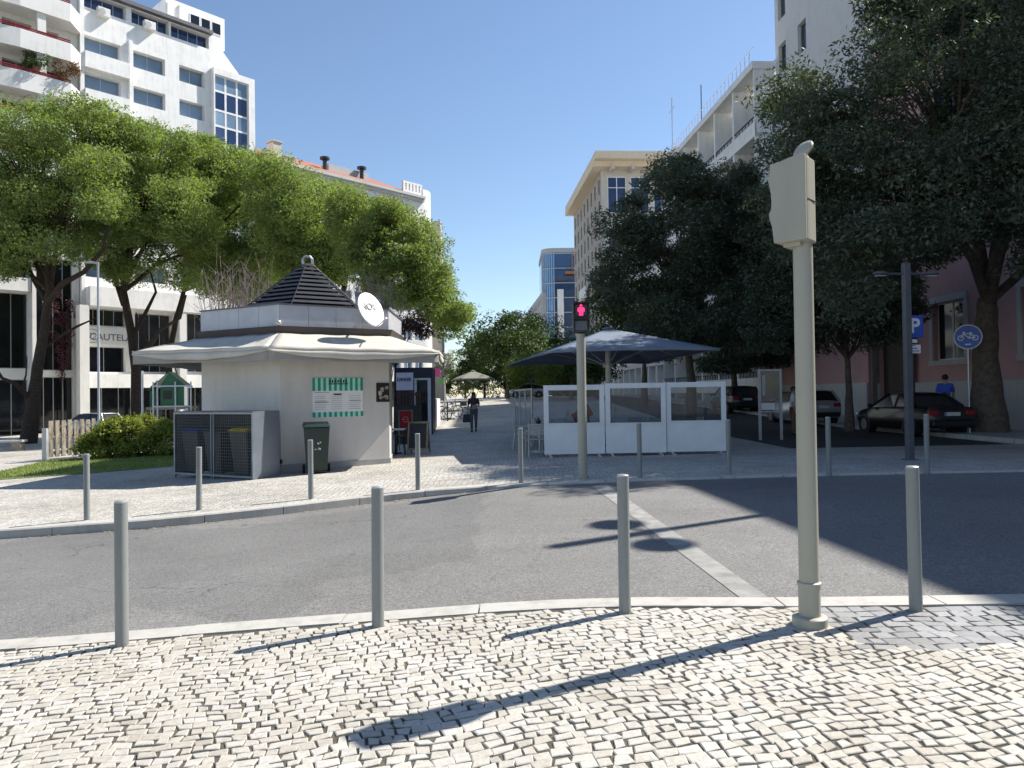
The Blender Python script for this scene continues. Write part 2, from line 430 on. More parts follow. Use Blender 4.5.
# near pavement: every limestone sett is modelled
sheet('pavement_bed', -14, 14, 60, -6, kN, 30, -.0085, m_joint)
def in_patch(x, y): return x > 2.06+.06*math.sin(y*7) and y > 4.44+.02*math.sin(x*9)
def sett_field(name, mat, keep, seed, su, sv_, jw, ang):
    r = np.random.default_rng(seed); mb = MB(); ca, sa = math.cos(ang), math.sin(ang)
    def warp(u, v):
        u2 = u+.04*math.sin(v*1.3+.6)+.02*math.sin(v*3.7+u*.9)
        v2 = v+.07*math.sin(u*.6+.4)+.022*math.sin(u*2.3+v*.8)+.014*math.sin(u*5.1-v)+.010*math.sin(u*9.3+v*2)
        return ca*u2-sa*v2, 3.0+sa*u2+ca*v2
    nv = int(12/sv_)
    vlines = np.cumsum(sv_*(1+r.uniform(-.10,.10,nv)))-6.5
    for j in range(nv-1):
        u = -8+r.uniform(0, su)
        ph = r.uniform(0, 6)
        while u < 8:
            w = su*r.uniform(.72, 1.38); ua, ub = u, u+w; u = ub
            x, y = warp((ua+ub)/2, (vlines[j]+vlines[j+1])/2)
            if abs(x) > 1.4+y*.85 or y < 1.2 or y > kN(x)-.035 or not keep(x, y): continue
            q = []
            jj = r.uniform(-.0125, .0125, 8); g = jw*r.uniform(.6, 1.5)/2
            for (uu, vv, su_, sv2, k) in ((ua,vlines[j],1,1,0),(ub,vlines[j],-1,1,2),(ub,vlines[j+1],-1,-1,4),(ua,vlines[j+1],1,-1,6)):
                a, b_ = warp(uu, vv); 
                q.append((a+(su_*ca-sv2*sa)*g+jj[k], b_+(su_*sa+sv2*ca)*g+jj[k+1]))
            y = min(y, 9)
            h = r.normal(0, .0009); tx, ty = r.normal(0, .010, 2)
            cx = sum(p[0] for p in q)/4; cy = sum(p[1] for p in q)/4
            b = len(mb.v)
            for (px_, py_) in q: mb.v.append((px_, py_, G(px_, py_)-.045))
            for (px_, py_) in q:
                mb.v.append((px_, py_, G(px_, py_)-.0035+h+tx*(px_-cx)+ty*(py_-cy)))
            for (px_, py_) in q:
                ex, ey = cx+(px_-cx)*.88, cy+(py_-cy)*.88
                mb.v.append((ex, ey, G(ex, ey)+h+tx*(ex-cx)+ty*(ey-cy)))
            for i in range(4):
                i2 = (i+1) % 4
                mb.f.append((b+i, b+i2, b+4+i2, b+4+i)); mb.f.append((b+4+i, b+4+i2, b+8+i2, b+8+i))
            mb.f.append((b+8, b+9, b+10, b+11))
    return tag(mb.build(name, mat, smooth='keep'), kind='structure')
m_setts = stone('worn limestone setts', [(.413,.384,.331),(.480,.456,.403),(.528,.504,.451),(.461,.437,.384),(.547,.528,.480),(.509,.485,.437),(.480,.446,.389),(.528,.509,.470),(.499,.480,.446)])
m_gran = stone('grey granite setts', [(.24,.245,.25),(.32,.325,.33),(.27,.27,.275),(.36,.365,.37),(.30,.305,.31)])
sett_field('near_pavement', m_setts, lambda x, y: not in_patch(x, y), 5, .080, .071, .0085, .20)
sett_field('granite_pavement', m_gran, in_patch, 8, .115, .105, .010, -.1)
# pale stripe across the road
P_ = [GP(592,486,-.03), GP(607,484.5,-.03), GP(768,597,-.03), GP(740,597.5,-.03)]
mb = MB()
def stripe(u, v):
    a = P_[0].lerp(P_[3], v); b = P_[1].lerp(P_[2], v); p = a.lerp(b, u)
    return (p.x, p.y, G(p.x, p.y)+roff(p.x, p.y)+.005)
mb.grid(stripe, 3, 24)
m_stripe = M('worn pale stripe', (.27,.265,.25), .85, 0, .3, 4, .3, .3)
tag(mb.build('road_marking', m_stripe), kind='structure')
# side road on the right, its kerb and pavement
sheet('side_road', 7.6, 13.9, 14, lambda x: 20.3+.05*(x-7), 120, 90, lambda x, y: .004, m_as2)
ax = lambda y: 0
def strip_axis(name, xa, xb, y0, y1, off, mat, ny=80):
    mb = MB()
    def fn(u, v):
        y = y0+(y1-y0)*v; x = xa+(xb-xa)*u-.0635*(y-25)
        return (x, y, G(x, y)+off)
    mb.grid(fn, 6, ny); return tag(mb.build(name, mat, smooth=True), kind='structure')
strip_axis('side_pavement', 14.2, 18.2, 18, 140, .13, m_far)
mb = MB()
for k in range(60):
    y = 18+k*1.0; x = 14.05-.0635*(y-25); mb.box((x, y+.49, G(x, y)+.06), (.24, .98, .15), rz=.0635)
tag(mb.build('side_kerb', m_kerb), kind='structure')
# lawn strip and the beige path beside it
lawn = [GP(0,472), GP(47,461), GP(120,455), GP(190,449), GP(196,463), GP(172,466.5), GP(90,473.5), GP(0,480), GP(-60,484), GP(-60,476)]
bm = bmesh.new(); vsx = [bm.verts.new((p.x, p.y, G(p.x, p.y)+.012)) for p in lawn]; bm.faces.new(vsx)
bmesh.ops.triangulate(bm, faces=bm.faces); me = bpy.data.meshes.new('lawn_soil'); bm.to_mesh(me); bm.free()
me.materials.append(m_grass); o = bpy.data.objects.new('lawn_ground', me); C.objects.link(o); tag(o, kind='structure')
def inside(x, y, poly):
    c = False; n = len(poly)
    for i in range(n):
        a, b = poly[i], poly[i-1]
        if (a.y > y) != (b.y > y) and x < (b.x-a.x)*(y-a.y)/(b.y-a.y)+a.x: c = not c
    return c
r = np.random.default_rng(2); mb = MB(); xs = [p.x for p in lawn]; ys = [p.y for p in lawn]; n = 0
while n < 16000:
    x = r.uniform(min(xs), max(xs)); y = r.uniform(min(ys), max(ys))
    if not inside(x, y, lawn): continue
    n += 1; a = r.uniform(0, PI); h = r.uniform(.03, .085); w = .012; z = G(x, y); lx, ly = r.normal(0, .03, 2)
    mb.add([(x-w*math.cos(a), y-w*math.sin(a), z), (x+w*math.cos(a), y+w*math.sin(a), z), (x+lx, y+ly, z+h)], [(0,1,2)])
m_blade = leafmat('grass blades', (.15,.20,.05), (.26,.31,.10), .45)
tag(mb.build('grass', m_blade), 'green mown grass strip in front of the hedge', 'grass', kind='stuff')
# fallen leaves along the far kerb
mb = MB()
for k in range(420):
    x = rnd.uniform(-8, -.6); f = abs(rnd.gauss(0, .10)); y = kF(x)-.03-f; a = rnd.uniform(0, PI); s_1 = rnd.uniform(.012, .03)
    if math.sin(x*2.1)+math.sin(x*5.3) < rnd.uniform(-1, 1.6): continue
    z = G(x, y)+roff(x, y)+.006
    d1 = Vector((math.cos(a), math.sin(a), 0))*s_1; d2 = Vector((-math.sin(a), math.cos(a), .3))*s_1*.5; p = Vector((x, y, z+s_1*.2))
    mb.add([p-d1, p-d2, p+d1, p+d2], [(0,1,2,3)])
tag(mb.build('fallen_leaves', M('dry leaf litter', (.28,.20,.10), .9, 0, .3, 30)), 'dry brown leaves gathered along the far kerb', 'leaves', kind='stuff')
# ------------------------------------------------------------------ bollards
def bollard(label, p, group):
    t = thing('bollard', label, 'bollard', p, rnd.uniform(0, 3), group)
    b = MB().lathe([(.0435,-.05),(.0435,.985)], 24); b.build('post', m_steel, t, smooth=True)
    b = MB().lathe([(.0435,.985),(.0425,.994),(.036,.999),(0,1.0)], 24); b.build('cap', m_steelcap, t, smooth=True)
    t.rotation_euler.x = rnd.uniform(-.008, .008); t.rotation_euler.y = rnd.uniform(-.008, .008)
    return t
near_b = [((122,645),'grey steel bollard on the near kerb, furthest from the beige pole'),
          ((378,626),'grey steel bollard on the near kerb in line with the green wheelie bin'),
          ((625,612),'grey steel bollard on the near kerb beside the pale road stripe'),
          ((916,610),'grey steel bollard at the grey granite paving by the beige pole')]
for (a, b), lab in near_b: bollard(lab, GP(a, b), 'bollards along the near kerb')
far_b = [((87,520),'grey bollard on the far kerb in front of the round hedge'),
         ((199,510),'grey bollard on the far kerb in front of the mesh bin cage'),
         ((311,499),'grey bollard on the far kerb in front of the green wheelie bin'),
         ((418,490),'grey bollard on the far kerb in front of the chalkboard'),
         ((521,483),'grey bollard on the far kerb beside the terrace chairs'),
         ((640,478),'shaded bollard in front of the middle white screen panel'),
         ((729,475),'shaded bollard at the free end of the white screen panels'),
         ((829,474),'shaded bollard just beyond the beige pole, before the silver car'),
         ((927,472),'shaded bollard beside the foot of the twin arm lamp post')]
for (a, b), lab in far_b: bollard(lab, GP(a, b), 'bollards along the far kerb')
# ------------------------------------------------------------------ beige sensor pole
p = GP(810, 625); t = thing('sensor_pole', 'beige grey pole with a large ragged edged box and small disc on top', 'pole', p)
MB().lathe([(.112,-.03),(.112,.055),(.104,.064),(.078,.068)], 32).build('base_drum', m_cream, t, smooth=True)
MB().lathe([(.070,.06),(.070,.26),(.077,.262),(.077,.285),(.064,.292),(.062,2.60)], 32).build('post', m_cream, t, smooth=True)
zb, ztp = 2.545, 3.085
RZ = Matrix.Rotation(math.radians(-43), 3, 'Z') @ Matrix.Diagonal((.83,.82,1))
def rot_mb(mb, Mx): mb.v = [tuple(Mx@Vector(v)+Vector((-.045,0,0))) for v in mb.v]; return mb
wl_ = [(-.125,zb),(-.130,zb+.05),(-.138,zb+.11),(-.158,zb+.165),(-.163,zb+.20),(-.145,zb+.225),(-.140,zb+.27),(-.143,zb+.33),(-.158,zb+.40),(-.166,zb+.435),(-.152,zb+.455),(-.150,ztp-.05),(-.148,ztp-.01)]
poly = [(.135,zb)]+[(.135,ztp+.012),(.10,ztp+.02),(0,ztp+.008),(-.09,ztp-.008)]+list(reversed(wl_))
b = rot_mb(MB().xz(poly, -.135, -.105), RZ); b.build('front_fin', m_cream, t, bevel=.003)
body = [(-.118,-.106),(.136,-.106),(.138,-.06),(.134,.06),(.118,.115),(.08,.135),(-.08,.135),(-.118,.115)]
b = rot_mb(MB().prism(body, zb-.002, ztp+.004), RZ); b.build('cabinet', m_cream, t, bevel=.006)
b = rot_mb(MB().b2((.1365,-.095,zb+.262),(.1405,.075,zb+.268)), RZ); b.build('seam', m_darkmetal, t)
b = rot_mb(MB().prism([(-.07,-.085),(.07,-.085),(.07,.085),(-.07,.085)], zb-.03, zb-.001), RZ); b.build('mounting_plate', m_cream, t, bevel=.004)
d = MB(); n_ = Vector((-.66,-.30,.55)).normalized(); c0 = Vector((.02,0,ztp+.085))
a_ = n_.orthogonal().normalized(); w_ = n_.cross(a_)
rings = [(.0,.03),(.05,.028),(.07,.015),(.072,0),(.06,-.015),(0,-.02)]
bb = len(d.v)
for rr, hh in rings:
    for k in range(20):
        q = 2*PI*k/20; d.v.append(tuple(c0+n_*hh+(a_*math.cos(q)+w_*math.sin(q))*rr*1.0))
for i in range(len(rings)-1):
    for k in range(20): d.f.append((i*20+k, i*20+(k+1)%20, (i+1)*20+(k+1)%20, (i+1)*20+k))
d.build('sensor_disc', m_cream, t, smooth=True)
MB().tube([(.02,0,ztp-.01),(.03,-.01,ztp+.03),(.0,0,ztp+.075)], [.022,.018,.02], 10).build('disc_bracket', m_cream, t, smooth=True)
# ------------------------------------------------------------------ pedestrian signal
p = GP(583, 478); t = thing('pedestrian_signal', 'pedestrian light showing a red figure on a beige pole', 'traffic light', p)
H = zt(580, 334, p.y)-p.z
MB().lathe([(.11,-.02),(.11,.05),(.085,.06),(.085,H)], 24).build('post', m_cream, t, smooth=True)
hs = zt(580, 303, p.y)-p.z-H
b = MB(); b.b2((-.15,-.10,H+.02),(.15,.13,H+hs*.48)).b2((-.15,-.10,H+hs*.5),(.15,.13,H+hs))
b.b2((-.06,-.02,H-.03),(.06,.06,H+.03)); b.build('signal_head', M('dark signal housing', (.035,.04,.042), .5), t, bevel=.015)
def lens(z0, z1, mat, name):
    MB().b2((-.118,-.112,z0+.035),(.118,-.101,z1-.035)).build(name, mat, t, bevel=.01)
lens(H+hs*.5, H+hs, M('dark red lens', (.03,.012,.015), .25), 'red_lens')
lens(H+.02, H+hs*.48, M('unlit lens', (.09,.10,.12), .25), 'green_lens')
v = MB()
for z0, z1 in ((H+.02,H+hs*.48),(H+hs*.5,H+hs)):
    v.b2((-.15,-.23,z1-.018),(.15,-.102,z1-.002)); v.b2((-.15,-.20,z0+.06),(-.136,-.102,z1-.02)); v.b2((.136,-.20,z0+.06),(.15,-.102,z1-.02))
v.build('visor', M('visor plastic', (.025,.028,.03), .5), t)
zc = H+hs*.5+.04; hh = hs*.5-.075
fig = MB(); r_ = hh*.11
fig.xz([(r_*math.cos(q*PI/6), zc+hh*.87+r_*math.sin(q*PI/6)) for q in range(12)], -.122, -.113)
fig.xz([(-.03,zc+hh*.74),(.03,zc+hh*.74),(.062,zc+hh*.66),(.066,zc+hh*.36),(.04,zc+hh*.36),(.036,zc),(.006,zc),(.004,zc+hh*.3),(-.004,zc+hh*.3),(-.006,zc),(-.036,zc),(-.04,zc+hh*.36),(-.066,zc+hh*.36),(-.062,zc+hh*.66)], -.122, -.113)
fig.build('red_figure', emit('lit red figure', (1.0,.03,.16), 1.1), t)
# ------------------------------------------------------------------ lamps and signs
m_lamp = M('dark grey lamp paint', (.10,.11,.125), .45, .3)
p = GP(910, 460); t = thing('street_lamp', 'dark square lamp post with two short arms beside the parking sign', 'street lamp', p, .1)
H = zt(906, 263, p.y)-p.z
MB().b2((-.07,-.06,-.02),(.07,.06,H)).b2((-.12,-.11,-.02),(.12,.11,.02)).build('post', m_lamp, t, bevel=.01)
zA = zt(906, 274, p.y)-p.z
for s in (-1, 1):
    a = MB().tube([(s*.09,0,zA),(s*.40,0,zA+.005)], .025, 8); a.build('arm', m_lamp, t)
    h = MB().ball((s*.56,0,zA+.01), (.17,.09,.05), 16, 8); ho = h.build('lamp_head', m_lamp, t, smooth=True)
    MB().b2((s*.56-.1,-.05,zA-.046),(s*.56+.1,.05,zA-.034)).build('lens', M('lamp lens', (.5,.5,.5), .3), ho)
lamp_p = p
# tall twin lamp just outside the frame: its shadow lies on the road
t = thing('street_lamp', 'tall twin disc street lamp standing at the side pavement corner', 'street lamp', (9.85, 12.75, .15), 0)
Ht = 11.2
MB().lathe([(.13,-.1),(.13,1),(.10,1.02),(.09,Ht-1.6),(.12,Ht-1.5),(.12,Ht)], 16).build('post', m_lamp, t, smooth=True)
for s in (-1, 1):
    MB().tube([(0,0,Ht-1.35),(-.09*s,.4*s,Ht-1.12)], .04, 8).build('arm', m_lamp, t)
    MB().lathe([(0,-.07),(.22,-.06),(.35,-.01),(.30,.04),(.1,.09),(0,.1)], 24, (-.15*s,.64*s,Ht-1.12)).build('lamp_head', m_lamp, t, smooth=True)
# parking sign fixed to the lamp post
m_blue = M('blue sign enamel', (.02,.085,.42), .35, 0, .06); m_swhite = M('white sign enamel', (.72,.73,.74), .4, 0, .05)
ps = Vector((lamp_p.x+.16, lamp_p.y-.06, 0))
t = thing('parking_sign', 'square blue parking sign with white plates under it', 'sign', (lamp_p.x+.05, lamp_p.y+.18, lamp_p.z), .1)
za, zb_ = zt(918, 315, 15.4)-p.z*0-lamp_p.z, zt(918, 337, 15.4)-lamp_p.z
MB().b2((-.03,-.012,zb_),(.40,.006,za)).build('sign_plate', m_blue, t, bevel=.003)
MB().b2((-.02,.007,zb_-.55),(.02,.03,za)).build('back_strap', m_alu, t)
text(t, 'P', .42, (.21,-.016,(za+zb_)/2), (PI/2,0,0), m_swhite, bold=.012)
z1 = zt(918, 339, 15.4)-lamp_p.z; z2 = zt(918, 343, 15.4)-lamp_p.z; z3 = zt(918, 353, 15.4)-lamp_p.z
MB().b2((.06,-.012,z2+.01),(.26,.004,z1)).build('small_plate', m_swhite, t)
pl = MB().b2((.06,-.012,z3),(.33,.004,z2-.03)).build('hours_plate', m_swhite, t)
k_ = MB()
for q in range(3): k_.b2((.09,-.016,z3+.04+q*.055),(.30-.04*q,-.013,z3+.055+q*.055))
k_.build('printed_lines', m_ink, pl)
# blue bicycle sign
p = GP(970, 437); sp = AT(968, 337, p.y)
t = thing('bicycle_sign', 'round blue cycle route sign with white bicycle on thin pole', 'sign', p, -.45)
Hs = sp.z-p.z; Rr = 12.4/740*p.y
MB().lathe([(.03,-.02),(.03,Hs+Rr*.8)], 12).build('post', m_alu, t, smooth=True)
def disc(mb, c, r, y0, y1, n=40): return mb.xz([(c[0]+r*math.cos(2*PI*k/n), c[1]+r*math.sin(2*PI*k/n)) for k in range(n)], y0, y1)
disc(MB(), (0,Hs), Rr, -.05, -.034).build('sign_rim', m_swhite, t)
disc(MB(), (0,Hs), Rr*.93, -.054, -.051).build('sign_face', m_blue, t)
bk = MB(); q_ = Rr
def ring(mb, c, r0, r1, y0, y1, n=28):
    for k in range(n):
        a0, a1 = 2*PI*k/n, 2*PI*(k+1)/n
        mb.xz([(c[0]+r0*math.cos(a0), c[1]+r0*math.sin(a0)),(c[0]+r1*math.cos(a0), c[1]+r1*math.sin(a0)),(c[0]+r1*math.cos(a1), c[1]+r1*math.sin(a1)),(c[0]+r0*math.cos(a1), c[1]+r0*math.sin(a1))], y0, y1)
def bar(mb, a, b, w, y0, y1):
    a, b = Vector(a), Vector(b); d = (b-a).normalized(); nn = Vector((-d.y, d.x))*w/2
    mb.xz([tuple(a+nn), tuple(a-nn), tuple(b-nn), tuple(b+nn)], y0, y1)
wr, cz = q_*.22, Hs-q_*.08
for s in (-1, 1): ring(bk, (s*q_*.5, cz), wr*.72, wr, -.058, -.055)
F_ = {'rw':(q_*.5,cz),'fw':(-q_*.5,cz),'bb':(q_*.08,cz-.01),'st':(q_*.2,cz+q_*.34),'hd':(-q_*.32,cz+q_*.34),'hb':(-q_*.26,cz+q_*.45)}
for i_, (a, b) in enumerate([('rw','bb'),('rw','st'),('bb','st'),('st','hd'),('bb','hd'),('hd','fw'),('hd','hb')]): bar(bk, F_[a], F_[b], q_*.07, -.058-.0004*i_, -.055)
bar(bk, (q_*.1,cz+q_*.40),(q_*.3,cz+q_*.40), q_*.07, -.0615, -.055); bar(bk, (-q_*.38,cz+q_*.47),(-q_*.2,cz+q_*.47), q_*.06, -.0615, -.055)
bar(bk, (-q_*.2,Hs-q_*.6),(q_*.2,Hs-q_*.6), q_*.1, -.058, -.055)
bk.build('bicycle_symbol', m_swhite, t)
# slim lamp at the left
p = GP(99, 440); p = Vector(AT(99, 430, 31)); p.z = G(p.x, 31)
t = thing('street_lamp', 'slim pale lamp post in front of the heart sign', 'street lamp', p)
H = zt(99, 262, 31)-p.z
MB().lathe([(.075,-.1),(.07,1.2),(.05,1.25),(.045,H)], 12).build('post', M('pale grey lamp paint', (.35,.36,.38), .45, .3), t, smooth=True)
MB().tube([(0,0,H-.05),(-.35,0,H),(-.55,0,H-.02)], [.03,.06,.03], 10).build('lamp_head', M('pale grey lamp paint', (.35,.36,.38), .45, .3), t, smooth=True)
# notice board
pa, pb = GP(760, 440), GP(782, 440)
t = thing('notice_board', 'glass notice board on two posts with a white sheet', 'notice board', pa.lerp(pb, .5), -.05)
hw = (pb-pa).length/2; y_ = pa.y; Hn = zt(770, 369, y_)-pa.z; zl = zt(770, 411, y_)-pa.z
for s in (-1, 1): MB().b2((s*hw-.04,-.04,-.05),(s*hw+.04,.04,Hn)).build('post', M('pale aluminium', (.34,.35,.37), .4, .5), t, bevel=.006)
MB().b2((-hw+.04,-.03,Hn-.07),(hw-.04,.03,Hn-.01)).b2((-hw+.04,-.03,zl-.04),(hw-.04,.03,zl)).build('frame', M('pale aluminium', (.34,.35,.37), .4, .5), t)
MB().b2((-hw+.04,-.005,zl),(hw-.04,.005,Hn-.07)).build('glass_panel', clear('notice glass', (.6,.65,.7), .03), t)
MB().b2((-hw*.85,-.014,zl+.04),(hw*.4,-.007,zl+.26)).build('white_sheet', m_paper, t)
MB().b2((-hw*.75,-.014,zl+.5),(-hw*.45,-.007,Hn-.2)).build('printed_strip', M('grey print', (.4,.42,.45), .6), t)
# ------------------------------------------------------------------ kiosk
kc = Vector((-5.54, 20.18)); kz = G(-5.5, 19)-.02; ka0 = math.radians(271.5)
kiosk = thing('kiosk', 'hexagonal white kiosk with dark louvred roof and cream awning', 'kiosk', (kc.x, kc.y, kz))
def hx(k, r): 
    a = ka0+k*PI/3; return Vector((math.cos(a)*r, math.sin(a)*r))
def hexp(r, n=6): return [tuple(hx(k, r)) for k in range(n)]
def kzt(px, py, k, r): 
    q = hx(k, r)+kc; return zt(px, py, q.y)-kz
zD0, zD1 = kzt(281,326,0,2.74), kzt(281,304.5,0,2.74)
m_kw = grime('kiosk wall paint', (.60,.58,.55), (.28,.26,.23), .4, .6, 1.0)
# wall: five solid faces, the far right one a serving opening
w = MB()
V6 = [hx(k, 2.73 if k != 2 else 2.42) for k in range(6)]
for k in range(6):
    a, b = V6[k], V6[(k+1) % 6]
    n2 = Vector(((b-a).y, -(b-a).x)).normalized()
    a2, b2 = a*.95, b*.95
    lev = [(-.3, zD0)]
    for z0, z1 in lev:
        w.add([(*a,z0),(*b,z0),(*b2,z0),(*a2,z0),(*a,z1),(*b,z1),(*b2,z1),(*a2,z1)], [(0,1,5,4),(2,3,7,6),(4,5,6,7),(0,3,2,1),(0,4,7,3),(1,2,6,5)])
w.build('wall', m_kw, kiosk)
MB().prism([tuple(v*1.012) for v in V6], -.3, .22).build('plinth', grime('kiosk plinth', (.36,.36,.36), amt=.4), kiosk)
f_ = MB()
for k in range(6):
    a, b = hx(k, 2.74), hx(k+1, 2.74); a2, b2 = hx(k, 2.62), hx(k+1, 2.62)
    f_.add([(*a,zD0-.28),(*b,zD0-.28),(*b2,zD0-.28),(*a2,zD0-.28),(*hx(k,2.86),zD0+.0),(*hx(k+1,2.86),zD0+.0),(*b2,zD0),(*a2,zD0)], [(0,1,5,4),(2,3,7,6),(4,5,6,7),(0,3,2,1)])
f_.build('fascia', M('dark brown fascia', (.06,.05,.045), .6), kiosk)  # dark colour paints in the shadow between parapet and awning
m_drum = M('pale metal cladding', (.45,.46,.49), .5, .15, .1, 3)
d = MB()
for k in range(6):
    a, b = hx(k, 2.74), hx(k+1, 2.74)
    for j in range(4):
        p0, p1 = a.lerp(b, j/4+.0012), a.lerp(b, (j+1)/4-.0012); q0, q1 = p0*.965, p1*.965
        d.add([(*p0,zD0),(*p1,zD0),(*q1,zD0),(*q0,zD0),(*p0,zD1),(*p1,zD1),(*q1,zD1),(*q0,zD1)], [(0,1,5,4),(2,3,7,6),(4,5,6,7),(0,3,2,1),(0,4,7,3),(1,2,6,5)])
d.build('parapet', m_drum, kiosk)
MB().prism(hexp(2.77), zD1+.002, zD1+.035).build('coping', M('dark coping', (.12,.125,.14), .5, .3), kiosk)
# louvred pyramid
ap = kzt(301, 264, 0, 0); zr = zD1+.04; rb = 1.74; n_t = 11
m_louv = M('dark slate louvre paint', (.026,.027,.032), .5, .2, .3, 5)
lv = MB(); th_ = (ap-zr)/n_t
for i in range(n_t):
    z0 = zr+i*th_; r0 = rb*(1-i/(n_t+.6)); r1 = rb*(1-(i+1)/(n_t+.6))
    A, B = hexp(r0+.02), hexp(r1+.055)
    b0 = len(lv.v); zt0, zt1 = z0+th_*.34, z0+th_*.92
    Cc, D_ = hexp(r0-.05), hexp(r1-.02)
    for P, z in ((Cc,zt0+.005),(A,zt0),(B,zt1),(D_,zt1-.015)): lv.v += [(x,y,z) for x, y in P]
    for q in range(3):
        for k in range(6): lv.f.append((b0+q*6+k, b0+q*6+(k+1)%6, b0+(q+1)*6+(k+1)%6, b0+(q+1)*6+k))
louvre = lv.build('louvred_roof', m_louv, kiosk)
cone = MB(); P = hexp(rb-.1); cone.v += [(x,y,zr-.02) for x, y in P]+[(0,0,ap-.05)]
for k in range(6): cone.f.append((k,(k+1)%6,6))
cone.build('roof_core', m_black, kiosk)
rg = MB()
for k in range(6): rg.tube([(*hx(k,rb+.03),zr+.03),(*hx(k,.16),ap-.02)], .012, 5)
rg.build('ridge_bar', M('ridge capping', (.05,.052,.058), .45, .4), kiosk)
fn = MB(); fn.prism(hexp(.17), ap-.08, ap-.02)
fn.tube([(-.13,0,ap-.03),(-.13,0,ap+.13),(-.07,0,ap+.20),(.07,0,ap+.20),(.13,0,ap+.13),(.13,0,ap-.03)], .035, 8)
fn.build('finial', m_alu, kiosk)
MB().prism([(-2.0,-1.5),(2.0,-1.5),(2.0,1.5),(-2.0,1.5)], zD1-.25, zD1-.2).build('flat_roof', m_darkmetal, kiosk)
# awning
RA = {0:3.62, 1:4.26, 2:4.1, 3:4.0, 4:4.0, 5:4.28}
zl0 = {0:kzt(270,347,0,3.6), 1:kzt(437,351,1,4.24), 5:kzt(134,352,5,4.24)}; zl = sum(zl0.values())/3
zl0 = {k: zl0.get(k, zl) for k in range(6)}
zin = zD0-.17
m_awn = fabric('cream awning canvas', (.64,.605,.54), .14); m_val = fabric('grey cream valance', (.40,.385,.355), .15)
def aw(k, u, v):
    a = hx(k, 2.80).lerp(hx(k+1, 2.80), u); k2 = (k+1) % 6
    b = hx(k, RA[k]).lerp(hx(k+1, RA[k2]), u); z1 = zl0[k]*(1-u)+zl0[k2]*u
    p = a.lerp(b, v); z = zin+(z1-zin)*v-.05*math.sin(PI*u)*math.sin(PI*v)+.007*math.sin(u*23+k)+.012*math.sin(u*9+v*5+k*2)*math.sin(PI*v)
    return Vector((p.x, p.y, z))
A = MB(); VV = MB(); FF = MB(); arms = MB()
for k in (4, 5, 0, 1):
    A.grid(lambda u, v: aw(k, u, v), 20, 8)
    def lip(u, v):
        p = aw(k, u, 1); o = Vector((p.x, p.y)).normalized(); return (p.x+o.x*.012, p.y+o.y*.012, p.z+.012-.075*v)
    FF.grid(lip, 20, 1)
    def val(u, v):
        p = aw(k, u, 1); o = Vector((p.x, p.y)).normalized()
        sag = 0; ins = -.04*math.sin(PI*u)*math.sin(PI*v)+.01*math.sin(u*41)*v
        return (p.x+o.x*ins, p.y+o.y*ins, p.z-.062-.24*v)
    VV.grid(val, 28, 5)
    def val2(u, v):
        p = aw(k, u, .985); o = Vector((p.x, p.y)).normalized()
        return (p.x+o.x*(.035*math.sin(PI*v)+.02), p.y+o.y*(.035*math.sin(PI*v)+.02), p.z-.06-v*(.02+.17*math.sin(PI*u)**.8))
    FF.grid(val2, 28, 4)
    for u in (.12, .88):
        p = aw(k, u, .97); q = aw(k, u, .0); arms.tube([(q.x*.98,q.y*.98,q.z-.45),(p.x,p.y,p.z-.05)], .02, 6)
def solid(o, th):
    m = o.modifiers.new('thick', 'SOLIDIFY'); m.thickness = th; m.offset = 0; return o
aw_o = solid(A.build('awning', m_awn, kiosk, smooth=True), .012)
solid(FF.build('lip', m_awn, aw_o, smooth=True), .008)
solid(VV.build('valance', m_val, aw_o, smooth=True), .008)
arms.build('awning_arm', m_alu, aw_o)
MB().ball((*hx(0,2.82),zD0+.02+.05), .07, 12, 8).build('wall_light', M('light fitting', (.5,.5,.5), .3, .3), kiosk, smooth=True)
MB().tube([(*(hx(0,2.79)+Vector((.02,-.05))),.30),(*(hx(0,2.79)+Vector((.02,-.14))),.30)], .06, 12).build('outlet_pipe', m_black, kiosk)
MB().tube([(*(hx(0,2.79)+Vector((-.02,-.04))),-.1),(*(hx(0,2.79)+Vector((-.02,-.04))),.32)], .03, 8).build('drain_pipe', m_alu, kiosk)
q = hx(1, 2.35); cw = MB(); s_ = .17
cw.prism([(q.x-s_,q.y-s_),(q.x+s_,q.y-s_),(q.x+s_,q.y+s_),(q.x-s_,q.y+s_)], zD1-.3, zD1+.02)
b0 = len(cw.v); cw.v += [(q.x-s_,q.y-s_,zD1+.02),(q.x+s_,q.y-s_,zD1+.02),(q.x+s_,q.y+s_,zD1+.02),(q.x-s_,q.y+s_,zD1+.02),(q.x-.03,q.y-.1,zD1+.26),(q.x-.03,q.y+.1,zD1+.26)]
cw.f += [(b0,b0+1,b0+4),(b0+2,b0+3,b0+5),(b0+1,b0+2,b0+5,b0+4),(b0+3,b0,b0+4,b0+5)]
cw.build('roof_cowl', m_white, kiosk)
def on_face(k, px, py, off):
    """world point on kiosk wall face k under a pixel"""
    a, b = hx(k, 2.73)+kc, hx(k+1, 2.73)+kc; d = dirv(px, py); e = b-a
    # solve a + s e = t d (2D)
    det = e.x*(-d[1])-(-d[0])*e.y; s = ((-a.x)*(-d[1])-(-d[0])*(-a.y))/det
    t = (e.x*(-a.y)-e.y*(-a.x))/det
    n2 = Vector((e.y, -e.x)).normalized()
    p = a+e*s+n2*off; return Vector((p.x, p.y, CAMZ+d[2]*t)), math.atan2(e.y, e.x)
